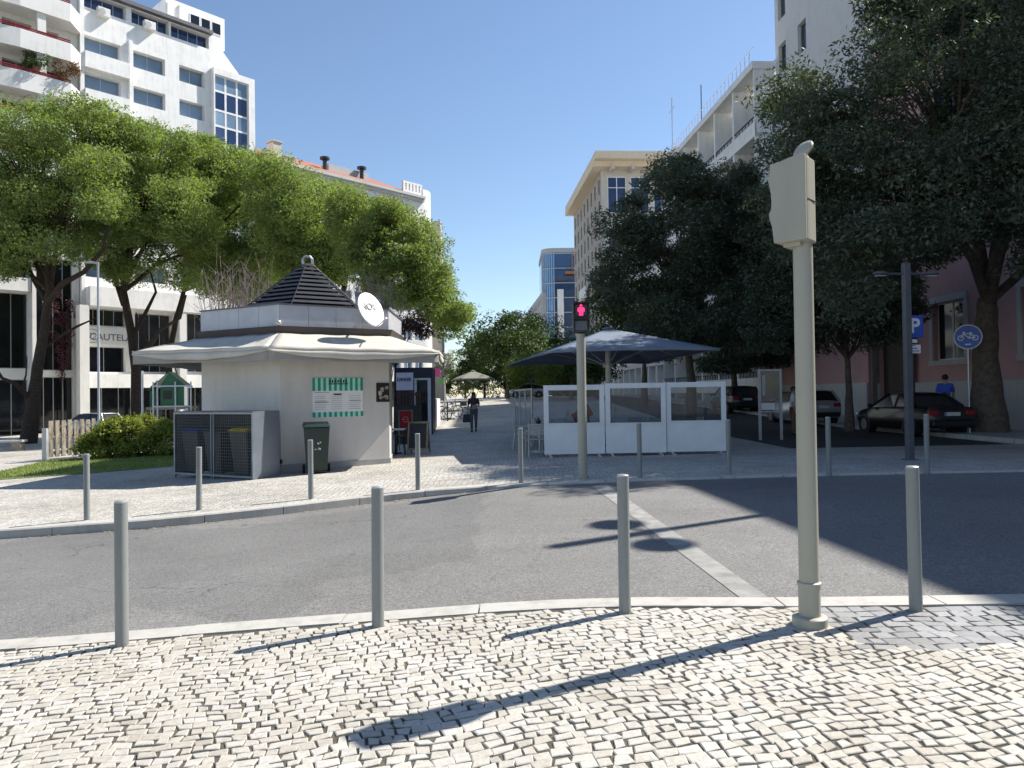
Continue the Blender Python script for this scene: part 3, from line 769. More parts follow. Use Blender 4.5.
# menu panel on the wall
p0, fa = on_face(0, 312, 378, 0); p1, _ = on_face(0, 362.5, 378, 0); zt_ = p0.z; zb_ = on_face(0, 312, 417.5, 0)[0].z
wd = (Vector(p1)-Vector(p0)).to_2d().length; ht = zt_-zb_; c = (p0+p1)/2
t = thing('menu_board', 'white menu panel with green and white striped bands', 'menu board', (c.x, c.y, zb_), fa)
MB().b2((-wd/2,-.02,0),(wd/2,-.002,ht)).build('board', m_paper, t)
g1 = M('menu dark green', (.02,.27,.19), .5); g2 = M('menu pale mint', (.35,.72,.58), .5)
s1, s2 = MB(), MB(); ns = 19
for i in range(ns):
    x0, x1 = -wd/2+wd*i/ns, -wd/2+wd*(i+1)/ns; tg = s1 if i % 2 == 0 else s2
    tg.b2((x0,-.024,ht*.67),(x1,-.0205,ht)); tg.b2((x0,-.024,0),(x1,-.0205,ht*.12+(.0 if i % 2 else .01)))
s1.build('dark_stripe', g1, t); s2.build('mint_stripe', g2, t)
k_ = MB(); k_.b2((-wd*.19,-.028,ht*.835),(wd*.2,-.0245,ht*.86))
for i in range(7):
    x = -wd*.18+i*wd*.055; k_.b2((x,-.028,ht*.875),(x+wd*.03,-.0245,ht*.95))
k_.b2((-wd*.09,-.024,ht*.56),(wd*.07,-.0205,ht*.60))
for cx in (-.46,-.06+-.08,.22):
    for j in range(7): k_.b2((wd*cx,-.0215,ht*(.20+j*.055)),(wd*(cx+.22-.05*((j*3)%3)),-.0205,ht*(.206+j*.055)))
k_.b2((-wd*.46,-.024,ht*.38),(-wd*.19,-.0205,ht*.395)); k_.b2((-wd*.46,-.024,ht*.63),(-wd*.17,-.0205,ht*.64)); k_.b2((wd*.22,-.024,ht*.41),(wd*.46,-.0205,ht*.425))
k_.build('printed_lines', m_ink, t)
p0, fa = on_face(0, 376, 383, 0); p1, _ = on_face(0, 389, 383, 0); zt_ = p0.z; zb_ = on_face(0, 376, 402, 0)[0].z
wd = (p1-p0).to_2d().length; c = (p0+p1)/2; ht = zt_-zb_
t = thing('poster_frame', 'small dark framed poster near the kiosk corner', 'poster', (c.x, c.y, zb_), fa)
MB().b2((-wd/2,-.03,0),(wd/2,-.003,ht)).build('frame', m_black, t, bevel=.004)
q = MB()
rr_ = random.Random(4)
for i in range(9):
    x = rr_.uniform(-wd*.4, wd*.25); z = rr_.uniform(ht*.08, ht*.8); q.b2((x,-.034-.0003*i,z),(x+rr_.uniform(.04,.1),-.0305,z+rr_.uniform(.03,.12)))
q.build('printed_picture', M('poster print', (.35,.30,.24), .5, 0, .9, 14), t)
# satellite dish
c = AT(371, 309.5, 18.15); t = thing('satellite_dish', 'white oval satellite dish on the kiosk roof edge', 'satellite dish', (c.x, c.y, zD1+kz))
cl = Vector((0, 0, c.z-zD1-kz)); nn = Vector((.74,-.58,.36)).normalized(); upv = Vector((0,0,1)); upv = (upv-nn*upv.dot(nn)).normalized(); sdv = upv.cross(nn).normalized()
tl = math.radians(-4); up2 = upv*math.cos(tl)+sdv*math.sin(tl); sd2 = sdv*math.cos(tl)-upv*math.sin(tl)
rx, ry = .39, .46
dd = MB(); nr = 6
for i in range(nr+1):
    for k in range(32):
        q = 2*PI*k/32; f = i/nr; dd.v.append(tuple(cl+(sd2*math.cos(q)*rx+up2*math.sin(q)*ry)*f+nn*(.07*f*f-.07)))
for i in range(nr):
    for k in range(32): dd.f.append((i*32+k, i*32+(k+1)%32, (i+1)*32+(k+1)%32, (i+1)*32+k))
solid(dd.build('dish', M('white dish enamel', (.8,.8,.8), .4), t, smooth=True), .015)
MB().tube([cl-nn*.09, cl-nn*.28-Vector((0,0,.1)), Vector((-.1,.55,.0))], .025, 8).build('bracket', m_alu, t)
MB().tube([cl-up2*ry, cl-up2*ry*.9+nn*.4], .015, 6).build('feed_arm', m_alu, t)
rot = Matrix((sd2, up2, nn)).transposed().to_euler()
text(t, 'NOS', .25, tuple(cl+up2*.10+nn*(-.045)), rot, M('dish lettering', (.25,.26,.26), .6), ext=.006)
# mesh bin cage
A0 = GP(253, 480); ang = math.radians(-28.5); wd = 2.6; dp = .78
B0 = Vector((A0.x-wd*math.cos(ang), A0.y-wd*math.sin(ang), A0.z)); ht = zt(253,412.5,A0.y)-A0.z
t = thing('bin_cage', 'galvanised steel mesh cage holding waste bins against the kiosk', 'bin cage', (B0.x, B0.y, B0.z), ang)
dz = A0.z-B0.z
m_galv = M('galvanised steel', (.22,.25,.29), .45, .5, .12, 2.5)
fr = MB(); w_ = .038
for x in (0, wd*.485, wd*.515-.0, wd-w_):
    fr.b2((x, 0, -.05),(x+w_*(.5 if 0 < x < wd-.2 else 1), w_, ht))
fr.b2((w_,.001,ht-w_),(wd-w_,w_-.001,ht)); fr.b2((w_,.001,.03),(wd-w_,w_-.001,.07))
for x in (0, wd-w_): fr.b2((x, dp-w_, -.05),(x+w_, dp, ht))
fr.build('frame', m_galv, t)
MB().b2((wd-.008,w_+.001,.0),(wd-.001,dp-w_-.001,ht)).build('side_panel', m_galv, t)
MB().b2((.001,w_+.001,.0),(.008,dp-w_-.001,ht)).build('side_panel', m_galv, t)
MB().b2((0,0,ht+.001),(wd,dp,ht+.025)).build('top', M('rusty lid', (.20,.16,.16), .7, .2, .4, 3), t)
MB().b2((w_,dp-.02,.05),(wd-w_,dp-.012,ht)).build('back_panel', M('dark cage back', (.05,.055,.06), .7), t)
for x0, x1, nm in ((w_, wd*.485,'left'),(wd*.515+w_*.5, wd-w_,'right')):
    ms = MB(); nx = 18; nz = 20
    for i in range(1, nx): x = x0+(x1-x0)*i/nx; ms.b2((x-.0035,.02,.07),(x+.0035,.027,ht-w_))
    for j in range(1, nz): z = .07+(ht-w_-.07)*j/nz; ms.b2((x0,.0275,z-.0035),(x1,.0335,z+.0035))
    ms.build('door_mesh', M('dark mesh wire', (.13,.14,.15), .5, .5), t)
def wheelie(label, loc, rz, body, lid, group=None, sc_=1.0, logo=True):
    t = thing('wheelie_bin', label, 'bin', loc, rz, group)
    b = MB(); H = 1.0*sc_
    P0 = [(-.22,-.24),(.22,-.24),(.22,.22),(-.22,.22)]; P1 = [(-.28,-.33),(.28,-.33),(.28,.30),(-.28,.30)]
    b.v += [(x,y,.06) for x, y in P0]+[(x,y,H) for x, y in P1]
    b.f += [(0,3,2,1),(4,5,6,7),(0,1,5,4),(1,2,6,5),(2,3,7,6),(3,0,4,7)]
    b.build('body', body, t, bevel=.02)
    l = MB(); l.v += [(-.31,-.37,H+.005),(.31,-.37,H+.005),(.31,.34,H+.005),(-.31,.34,H+.005),(-.26,-.28,H+.075),(.26,-.28,H+.075),(.28,.33,H+.11),(-.28,.33,H+.11)]
    l.f += [(0,3,2,1),(4,5,6,7),(0,1,5,4),(1,2,6,5),(2,3,7,6),(3,0,4,7)]
    l.build('lid', lid, t, bevel=.015)
    MB().tube([(-.25,.38,H+.0),(.25,.38,H+.0)], .02, 8).build('handle', lid, t)
    for s in (-1, 1): MB().tube([(s*.25,.22,.09),(s*.31,.22,.09)], .1, 16).build('wheel', m_rubber, t)
    if logo:
        g = MB(); r3 = random.Random(5)
        for i in range(7):
            x, z = r3.uniform(-.06,.07), r3.uniform(.56,.74); yy = -.24-(z-.06)/(H-.06)*.09
            g.box((x,yy-.004,z),(r3.uniform(.02,.05),.006,r3.uniform(.01,.03)), M=Matrix.Rotation(r3.uniform(-1,1),3,'Y'))
        g.build('emblem', M('white print', (.6,.62,.6), .6), t)
    return t
bp = GP(314, 474); wheelie('dark green wheelie bin standing alone against the kiosk wall', (bp.x, bp.y+.25, bp.z), math.radians(18), M('dark green bin plastic', (.008,.024,.020), .45), M('dark green bin lid', (.009,.028,.026), .45), sc_=1.06)
cl_ = Matrix.Rotation(ang, 3, 'Z')
m_binb = M('dark grey bin plastic', (.03,.032,.035), .5)
for xx, lidm, lab in ((.45,M('blue lid plastic',(.02,.05,.22),.45),'dark wheelie bin with blue lid behind the cage mesh'),(1.2,M('dark grey lid plastic',(.04,.042,.045),.45),'grey wheelie bin standing in the middle of the mesh cage'),(2.05,M('yellow lid plastic',(.55,.40,.03),.45),'grey wheelie bin with yellow lid behind the cage mesh')):
    q = cl_@Vector((xx, .40, 0)); wheelie(lab, (B0.x+q.x, B0.y+q.y, B0.z+.02), ang, m_binb, lidm, 'bins inside the mesh cage', 1.0 if lidm.name[0] != 'y' else 1.02, logo=False)
# chalkboard
p = GP(417, 454); t = thing('chalkboard_sign', 'folding chalkboard with wooden frame beside the kiosk', 'chalkboard', p, -.12)
hw = 10.5/740*p.y; H = zt(417,421.5,p.y)-p.z
for s in (-1, 1):
    yb = -.0 if s < 0 else .42
    def Y(z): return yb+(.2-yb)*(z/H) if s > 0 else .0+.2*(z/H)
    fm = MB()
    for x in (-hw, hw-.05): fm.add([(x,Y(0),0),(x+.05,Y(0),0),(x+.05,Y(0)+.025,0),(x,Y(0)+.025,0),(x,Y(H),H),(x+.05,Y(H),H),(x+.05,Y(H)+.025,H),(x,Y(H)+.025,H)], [(0,1,5,4),(2,3,7,6),(4,5,6,7),(0,3,2,1),(0,4,7,3),(1,2,6,5)])
    for z in (.12, H-.06): fm.b2((-hw+.05,Y(z)-.002,z),(hw-.05,Y(z)+.02,z+.05))
    fm.build('frame', m_wood, t)
    MB().add([(-hw+.05,Y(.17)+.004,.17),(hw-.05,Y(.17)+.004,.17),(hw-.05,Y(.17)+.014,.17),(-hw+.05,Y(.17)+.014,.17),(-hw+.05,Y(H-.06)+.004,H-.06),(hw-.05,Y(H-.06)+.004,H-.06),(hw-.05,Y(H-.06)+.014,H-.06),(-hw+.05,Y(H-.06)+.014,H-.06)], [(0,1,5,4),(2,3,7,6),(4,5,6,7),(0,3,2,1),(0,4,7,3),(1,2,6,5)]).build('slate', M('chalkboard slate', (.025,.03,.05), .6, 0, .4, 5), t)
# ------------------------------------------------------------------ terrace: screens, parasols, tables
pA, pB = GP(544, 457.5), GP(727, 453.5)
m_scr = M('white screen panel', (.78,.78,.78), .4, 0, .07, 2)
m_clear = clear('clear plastic pane', (.72,.76,.79), .02)
dv = (pB-pA).to_2d(); sa = math.atan2(dv.y, dv.x); pw = dv.length/3
tops = [(385,'left'),(383,'mid'),(382,'right')]
labs = ['white windbreak panel with window, behind the pedestrian light pole','white windbreak panel with window in the middle of the row','white windbreak panel with window at the end near the cars']
for i in range(3):
    c = pA.to_2d()+dv*((i+.5)/3); z = G(c.x, c.y)
    t = thing('windbreak_panel', labs[i], 'screen panel', (c.x, c.y-(.05 if i == 1 else 0), z), sa, 'white windbreak panels of the terrace')
    H = zt(512+c.x/c.y*740, tops[i][0], c.y)-z; h = pw/2-.012; zm = .82 if i != 1 else .80
    MB().b2((-h,-.03,.07),(h,.03,zm)).build('lower_panel', m_scr, t, bevel=.006)
    f = MB().b2((-h,-.035,zm+.001),(-h+.12,.035,H)).b2((h-.12,-.035,zm+.001),(h,.035,H)).b2((-h+.121,-.035,H-.13),(h-.121,.035,H)).b2((-h+.121,-.035,zm+.001),(h-.121,.035,zm+.04))
    f.build('frame', m_scr, t, bevel=.005)
    MB().b2((-h+.12,-.006,zm+.04),(h-.12,.006,H-.13)).build('window_pane', m_clear, t)
    for x in (-h+.15, h-.15): MB().b2((x-.04,-.2,0),(x+.04,.2,.03)).b2((x-.03,-.03,.03),(x+.03,.03,.069)).build('foot', m_alu, t)
# clear side screens running back along the promenade
sx = lambda y: pA.x-.0635*(y-pA.y)
for i, (y0, lab) in enumerate([(22.0,'clear side screen of the terrace, nearest the chairs'),(24.4,'clear side screen halfway along the terrace'),(26.8,'clear side screen at the far end of the terrace')]):
    y = y0+1.2; t = thing('side_screen', lab, 'screen panel', (sx(y), y, G(sx(y), y)), PI/2+.0635, 'clear side screens of the terrace')
    H = 1.78
    MB().b2((-1.18,-.02,0),(-1.13,.02,H)).b2((1.13,-.02,0),(1.18,.02,H)).b2((-1.129,-.019,H-.05),(1.129,.019,H-.001)).b2((-1.129,-.019,.08),(1.129,.019,.13)).build('frame', m_alu, t)
    MB().b2((-1.13,-.004,.13),(1.13,.004,H-.05)).build('clear_pane', clear('thin clear pane', (.86,.89,.91), .06), t)
# parasols
m_par = fabric('dark slate canvas', (.21,.245,.30), .05, 5)
def parasol(label, c, zE, zA, half, rz, pole_r, mat, polem, edge=.06, corners=None):
    g = G(c[0], c[1]); t = thing('parasol', label, 'parasol', (c[0], c[1], g), rz)
    zE -= g; zA -= g
    cn = [(-half[0],-half[1]),(half[0],-half[1]),(half[0],half[1]),(-half[0],half[1])]
    if corners: cn = [(x-c[0], y-c[1]) for x, y in corners]
    m = MB()
    for i in range(4):
        a, b = Vector(cn[i]), Vector(cn[(i+1) % 4])
        def fn(u, v):
            p = a.lerp(b, u)*(1-v*.97); sag = -.02*math.sin(PI*v)*math.sin(PI*u)
            return (p.x, p.y, zE+(zA-zE)*v+sag)
        m.grid(fn, 12, 8)
        if edge:
            def fe(u, v):
                p = a.lerp(b, u); return (p.x*1.002, p.y*1.002, zE+.03*math.sin(PI*u)-v*edge*(.9+.1*math.sin(u*24)))
            m.grid(fe, 12, 1)
    solid(m.build('canopy', mat, t, smooth=True), .01)
    MB().lathe([(.3,0),(.3,.08),(.06,.1)], 20).build('base', m_darkmetal, t)
    MB().lathe([(pole_r,.1),(pole_r,zA-.1),(pole_r*1.5,zA-.09),(pole_r*1.5,zA-.03)], 16).build('pole', polem, t, smooth=True)
    MB().lathe([(.02,zA-.04),(.16,zA+.02),(.12,zA+.05),(0,zA+.08)], 12).build('finial', mat, t, smooth=True)
    for i in range(8):
        a = Vector(cn[i//2]) if i % 2 == 0 else (Vector(cn[i//2])+Vector(cn[(i//2+1) % 4]))/2
        MB().tube([(a.x*.98,a.y*.98,zE-.0),(a.x*.05,a.y*.05,zA-.08)], .014, 6).build('rib', m_alu, t)
        MB().tube([(a.x*.5,a.y*.5,(zE+zA)/2-.16),(a.x*.03,a.y*.03,zE-.25)], .011, 6).build('strut', m_alu, t)
    MB().lathe([(pole_r*1.9,zE-.32),(pole_r*1.9,zE-.2)], 12).build('runner', m_alu, t)
    return t
yE = 18.75; zE = zt(635, 349.5, yE); xl, xr = AT(553, 350, yE).x, AT(719, 346, yE).x; hw = (xr-xl)/2
cy_ = yE+hw; zAp = zt(612, 330, cy_-.1)
white_pole = M('white parasol pole', (.60,.59,.56), .45)
yF = 27.4; xf = AT(507,364.5,yF).x
zAp = zt(610, 329.5, 22.4)
parasol('large slate grey parasol on a thick white pole above the white screens', (AT(608,360,22.4).x, 22.4), zE, zAp, (hw, hw), 0, .085, m_par, white_pole, .06, [(xl, yE), (xr+.02, yE), (xr-.25, yF-.5), (xf, yF)])
parasol('small pale parasol far down the promenade', (AT(473,380,52).x, 52), zt(473,379,52), zt(473,371,52), (1.25,1.25), .3, .04, fabric('pale parasol canvas', (.26,.255,.21), .1), m_darkmetal, .1)
# tables and chairs
m_chair = M('chair aluminium', (.50,.51,.52), .4, .6); m_slat = M('grey chair slats', (.42,.41,.40), .6)
def chair(label, x, y, rz, mat=None, first=[None]):
    z = G(x, y)
    if first[0] is None:
        t = thing('terrace_chair', label, 'chair', (x,y,z), rz, 'chairs on the terrace')
        MB().b2((-.21,-.2,.43),(.21,.21,.455)).build('seat', m_slat, t, bevel=.006)
        b = MB()
        for i in range(5): b.b2((-.2,.235+.012*i,.56+i*.06),(.2,.25+.012*i,.605+i*.06))
        b.build('backrest', m_slat, t)
        for s in (-1, 1):
            MB().tube([(s*.22,-.2,.44),(s*.225,-.25,0)], .013, 8).build('leg', m_chair, t)
            MB().tube([(s*.22,.31,.88),(s*.22,.22,.44),(s*.225,.3,0)], .013, 8).build('leg', m_chair, t)
            MB().tube([(s*.225,-.22,.44),(s*.235,-.2,.64),(s*.235,.2,.66),(s*.22,.26,.64)], .012, 8).build('armrest', m_chair, t)
        first[0] = t
    else:
        t = dup(first[0]); t.location = (x,y,z); t.rotation_euler = (0,0,rz); t['label'] = label
    return t
def table(label, x, y, rz, first=[None]):
    z = G(x, y)
    if first[0] is None:
        t = thing('terrace_table', label, 'table', (x,y,z), rz, 'tables on the terrace')
        MB().b2((-.36,-.36,.72),(.36,.36,.745)).build('tabletop', M('grey tabletop', (.22,.22,.23), .3), t, bevel=.006)
        MB().lathe([(.26,0),(.25,.03),(.035,.05),(.035,.72)], 16).build('pedestal', m_chair, t)
        first[0] = t
    else:
        t = dup(first[0]); t.location = (x,y,z); t.rotation_euler = (0,0,rz); t['label'] = label
c0 = GP(536, 457)
chair('light metal terrace chair at the left end of the white panels', c0.x, c0.y+.3, .15+PI)
chair('metal terrace chair standing out on the promenade edge', sx(21)-.35, 22.2, 1.6)
chair('metal terrace chair tucked at the table by the side screen', .9, 21.6, .3)
table('grey terrace table just behind the nearest chair', .75, 20.6, .1)
table('grey terrace table behind the first panel window', 2.0, 22.6, .2)
table('grey terrace table behind the middle panel window', 3.6, 21.4, .05)
table('grey terrace table behind the end panel window', 4.9, 22.4, .3)
chair('metal terrace chair seen through the first window', 1.55, 21.9, 2.4)
chair('metal terrace chair seen through the first window, turned away', 2.6, 22.2, -1.3)
chair('metal terrace chair seen through the middle window', 3.1, 21.0, 1.7)
chair('metal terrace chair seen through the middle window, farther back', 3.8, 22.3, .2)
chair('metal terrace chair seen through the end window', 4.4, 21.7, 2.2)
chair('metal terrace chair seen through the end window, farthest right', 5.3, 22.0, -1.4)
def box_thing(name, label, cat, loc, parts, rz=0, group=None):
    t = thing(name, label, cat, loc, rz, group)
    for nm, lo, hi, mat in parts: MB().b2(lo, hi).build(nm, mat, t, bevel=.004)
    return t
# pot on the table, red cushion seen through first window
t = thing('flower_pot', 'small dark plant pot on the terrace table', 'plant pot', (.72, 20.6, G(.72,20.6)+.747))
MB().lathe([(.05,0),(.075,.12),(.07,.12),(.045,.02)], 14).build('pot', m_black, t)
pp = MB(); r9 = random.Random(3)
for i in range(40):
    q = Vector((r9.gauss(0,.05), r9.gauss(0,.05), .12+abs(r9.gauss(0,.06)))); a = Vector((r9.gauss(0,1),r9.gauss(0,1),r9.gauss(0,1))).normalized()*.03; b = a.orthogonal().normalized()*.012
    pp.add([q-a,q-b,q+a,q+b],[(0,1,2,3)])
pp.build('foliage', leafmat('pot leaves', (.02,.05,.015), (.05,.10,.03)), t)
t = thing('menu_stand', 'red tilted board behind the first terrace window', 'board', (2.0, 21.2, G(2,21.2)), .3)
MB().tube([(-.2,0,0),(-.2,0,.9)], .02, 8).build('leg', m_darkmetal, t); MB().tube([(.2,0,0),(.2,0,.9)], .02, 8).build('leg', m_darkmetal, t)
MB().box((0,0,1.0), (.6,.03,.34), M=Matrix.Rotation(-.5,3,'Y')).build('red_board', M('red enamel', (.30,.012,.03), .4), t)

# ------------------------------------------------------------------ things behind the kiosk
m_red = M('red sign paint', (.42,.012,.03), .45)
yk = 23.2
def PX(px, y): return AT(px, 400, y).x
def Z(px, py, y): return zt(px, py, y)-G(PX(px, y), y)
t = thing('red_sign_stand', 'red sign with swirl emblem on a wooden stand beside the kiosk', 'sign', (PX(405.5,yk), yk, G(-3.3,yk)), -.1)
zt_, zb_ = Z(405,411,yk), Z(405,428,yk); hw = 6/740*yk
MB().b2((-hw,-.02,zb_),(hw,.01,zt_)).build('sign_plate', m_red, t)
e = MB(); ring(e, (0,(zt_+zb_)/2), .07, .10, -.026, -.021, 18); e.xz([(-.06,(zt_+zb_)/2-.012),(.09,(zt_+zb_)/2-.012),(.09,(zt_+zb_)/2+.012),(-.06,(zt_+zb_)/2+.012)], -.0265, -.0215)
e.build('emblem', M('pink emblem', (.55,.25,.25), .5), t)
f = MB()
for x in (-hw-.04, hw+.005): f.b2((x,-.02,0),(x+.035,.02,zt_+.03))
f.b2((-hw,-.015,zt_+.002),(hw,.015,zt_+.03)); f.build('stand', m_wood, t)
yk2 = 22.0
t = thing('side_table', 'small white topped table by the kiosk counter', 'table', (PX(395,yk2), yk2, G(-3.4,yk2)))
MB().b2((-.28,-.28,.70),(.28,.28,.74)).build('tabletop', m_wframe, t, bevel=.005)
MB().lathe([(.2,0),(.2,.03),(.03,.05),(.03,.7)], 12).build('pedestal', m_black, t)
t = thing('stool', 'dark bar stool under the white topped table', 'stool', (PX(400,21.5), 21.5, G(-3.2,21.5)))
MB().lathe([(0,.52),(.16,.52),(.17,.56),(0,.58)], 16).build('seat', m_darkwood, t)
for k in range(4):
    q = PI/4+k*PI/2; MB().tube([(.12*math.cos(q),.12*math.sin(q),.52),(.19*math.cos(q),.19*math.sin(q),0)], .016, 6).build('leg', m_black, t)
# picket fence and dark planter
yp = 27.0; x0, x1 = PX(398,yp), PX(421.5,yp); g = G((x0+x1)/2, yp)
t = thing('picket_fence', 'brown picket fence with pale gaps behind the chalkboard', 'fence', ((x0+x1)/2, yp, g)); hw = (x1-x0)/2
zt_, zb_ = Z(410,391,yp), Z(410,405,yp)
pk = MB()
for i in range(7):
    x = -hw+2*hw*(i+.5)/7; pk.b2((x-.035,-.015,.1),(x+.035,.01,zt_+.03*math.sin(i*2.2)))
pk.build('picket', m_darkwood, t)
MB().b2((-hw,.012,zb_-.1),(hw,.04,zb_-.03)).b2((-hw,.012,zt_-.16),(hw,.04,zt_-.09)).build('rail', m_darkwood, t)
t = thing('planter_box', 'dark green planter box below the picket fence', 'planter', ((x0+x1)/2, yp-.35, g))
MB().b2((-hw,-.22,0),(hw,.22,zb_-.02)).build('box', M('dark green planter', (.02,.03,.028), .6), t, bevel=.01)
MB().b2((-hw+.03,-.19,zb_-.019),(hw-.03,.19,zb_-.01)).build('soil', m_bark, t)
# pavilion
yv = 31.5; x0, x1 = PX(396,yv), PX(432.5,yv); gz = G((x0+x1)/2, yv); hw = (x1-x0)/2
t = thing('cafe_pavilion', 'dark blue café pavilion with white framed door', 'pavilion', ((x0+x1)/2, yv, gz), .06)
m_navy = M('navy fascia', (.018,.018,.04), .5); Zv = lambda py: zt(420,py,yv)-gz
MB().b2((-hw,-.02,Zv(377)),(hw,3.0,Zv(367.5))).build('fascia', m_navy, t)
MB().b2((hw-.08,.0,-.3),(hw,3.0,Zv(377.1))).b2((-hw,.3,-.3),(-.15,.36,Zv(377.1))).b2((-hw,2.9,-.3),(hw-.081,3.0,Zv(377.1))).build('wall', m_navy, t)
xd0, xd1 = PX(414.5,yv)-(x0+x1)/2, PX(431,yv)-(x0+x1)/2
fr = MB().b2((xd0,-.03,-.3),(xd0+.1,.05,Zv(378))).b2((xd1-.14,-.03,-.3),(xd1,.05,Zv(378))).b2((xd0+.1,-.029,Zv(380)),(xd1-.14,.049,Zv(378)))
dr = fr.build('door', m_wframe, t); MB().b2((xd0+.1,.0,-.3),(xd1-.14,.01,Zv(380))).build('glass', clear('door glass', (.55,.58,.55), .1), dr)
MB().b2((xd0+.15,-.03,Zv(383)),(xd1-.3,-.002,Zv(381))).build('closer_box', m_black, dr)
ys = 29.5; x0, x1 = PX(396.5,ys), PX(413.5,ys)
t = thing('white_sign', 'pale lilac sign with dark blue letters beside the café door', 'sign', ((x0+x1)/2, ys, G(-4.5,ys)), .05); hw = (x1-x0)/2
zt_, zb_ = Z(405,372.5,ys), Z(405,390,ys)
MB().b2((-hw,-.02,zb_),(hw,.02,zt_)).build('sign_plate', M('pale lilac sign', (.50,.50,.58), .5), t)
text(t, 'DRINK', .19, (-.02,-.025,zb_*.4+zt_*.6), (PI/2,0,0), M('navy letters', (.02,.02,.09), .5), bold=.006)
MB().tube([(-hw+.05,.03,0),(-hw+.05,.03,zt_)], .03, 8).build('post', m_darkmetal, t); MB().tube([(hw-.05,.03,0),(hw-.05,.03,zt_)], .03, 8).build('post', m_darkmetal, t)
# low white planter wall, pink sign, green stall sign
yw = 36; x0, x1 = PX(423,yw), PX(437,yw); g = G(-4,yw)
box_thing('planter_wall', 'low pale planter wall in sunlight past the café', 'low wall', ((x0+x1)/2, yw, g), [('wall', (-(x1-x0)/2,-.2,-.2),((x1-x0)/2,4.5,Z(430,399,yw)), m_offwhite)], .0635)
yq = 46; t = thing('pink_sign', 'bright pink sign board hanging past the café', 'sign', (PX(436,yq), yq, G(-4.6,yq)))
zt_, zb_ = Z(436,368.5,yq), Z(436,377,yq); MB().b2((-.28,-.03,zb_),(.28,.03,zt_)).build('sign_plate', M('pink sign', (.75,.08,.33), .5), t)
MB().tube([(-.3,.05,0),(-.3,.05,zt_)], .03, 8).build('post', m_darkmetal, t)
yq = 44; t = thing('green_sign', 'light green sign on a white post past the café', 'sign', (PX(443,yq), yq, G(-4.2,yq)))
zt_, zb_ = Z(443,378,yq), Z(443,384,yq); MB().b2((-.26,-.02,zb_),(.2,.02,zt_)).build('sign_plate', M('light green sign', (.22,.48,.12), .5), t)
MB().b2((.06,-.05,0),(.15,.05,zt_+.05)).build('post', m_wframe, t)
# bicycles
m_bikef = M('dark bicycle frame', (.03,.03,.035), .4, .3)
def bicycle(label, x, y, rz, basket=False):
    t = thing('bicycle', label, 'bicycle', (x, y, G(x, y)+.0), rz, 'bicycles parked past the café')
    R_ = .33
    for s in (-1, 1):
        w = MB()
        for rr, rad in ((R_,.02),): w.tube([(s*.52+rr*math.cos(2*PI*k/20), 0, R_+rr*math.sin(2*PI*k/20)) for k in range(21)], rad, 6, cap=False)
        wo = w.build('wheel', m_rubber, t)
        sp = MB()
        for k in range(10): sp.tube([(s*.52,0,R_),(s*.52+R_*math.cos(2*PI*k/10),0,R_+R_*math.sin(2*PI*k/10))], .004, 4)
        sp.build('spokes', m_alu, wo)
    f = MB()
    for a, b in (((-.52,R_),(-.05,.30)),((-.52,R_),(-.17,.72)),((-.05,.30),(-.20,.85)),((-.17,.72),(.36,.78)),((-.05,.30),(.36,.72)),((.34,.9),(.52,R_))): f.tube([(a[0],0,a[1]),(b[0],0,b[1])], .018, 8)
    f.build('frame', m_bikef, t)
    MB().ball((-.22,0,.88), (.13,.07,.035), 12, 6).build('saddle', m_black, t)
    MB().tube([(.22,-.27,1.0),(.33,-.1,1.0),(.34,0,.93),(.33,.1,1.0),(.22,.27,1.0)], .013, 8).build('handlebar', m_bikef, t)
    if basket: MB().b2((.42,-.16,.72),(.68,.16,.95)).build('basket', m_black, t)
    return t
bicycle('bicycle seen nearly end on beside the planter wall', PX(437,41), 41, -.3)
bicycle('bicycle with front basket parked nearest the woman', PX(455,42), 42, -.45, True)
bicycle('bicycle leaning behind the basket bicycle', PX(450,44), 44, -.4)
ybk = 41.5; t = thing('bike_rack', 'low dark steel bar rack under the bicycles', 'bike rack', (PX(440,ybk), ybk, G(-4,ybk)))
MB().tube([(-.6,0,.05),(.8,0,.05)], .03, 6).build('bar', m_darkmetal, t); MB().tube([(-.6,-.3,.02),(-.6,.3,.02)], .03, 6).build('foot', m_darkmetal, t); MB().tube([(.8,-.3,.02),(.8,.3,.02)], .03, 6).build('foot', m_darkmetal, t)
q = GP(447.5, 421); bo = thing('bollard', 'thin dark post standing on the promenade left of the woman', 'bollard', q)
MB().lathe([(.04,0),(.04,1.0),(0,1.03)], 12).build('post', m_darkmetal, bo)

# ------------------------------------------------------------------ people
def skin(name, pts, edges, rad, mat, parent, sub=2, extra=None):
    me = bpy.data.meshes.new(name); me.from_pydata([tuple(p) for p in pts], edges, [])
    o = bpy.data.objects.new(name, me); C.objects.link(o)
    mo = o.modifiers.new('s', 'SKIN')
    sv_ = me.skin_vertices[0].data if me.skin_vertices else None
    if sv_ is None:
        bpy.context.view_layer.objects.active = o; sv_ = me.skin_vertices[0].data
    for i, r in enumerate(rad):
        sv_[i].radius = (r, r) if not hasattr(r, '__len__') else r; sv_[i].use_root = (i == 0)
    o.modifiers.new('u', 'SUBSURF').levels = sub; o.modifiers['u'].render_levels = sub
    bpy.context.view_layer.update()
    m2 = bpy.data.meshes.new_from_object(o.evaluated_get(bpy.context.evaluated_depsgraph_get()))
    bpy.data.objects.remove(o)
    if extra:
        bm = bmesh.new(); bm.from_mesh(m2); tmp = bpy.data.meshes.new('t'); tmp.from_pydata(extra.v, [], extra.f); bm.from_mesh(tmp); bm.to_mesh(m2); bm.free()
    o2 = bpy.data.objects.new(name, m2); C.objects.link(o2); m2.materials.clear(); m2.materials.append(mat)
    for p in m2.polygons: p.use_smooth = True
    o2.parent = parent; return o2
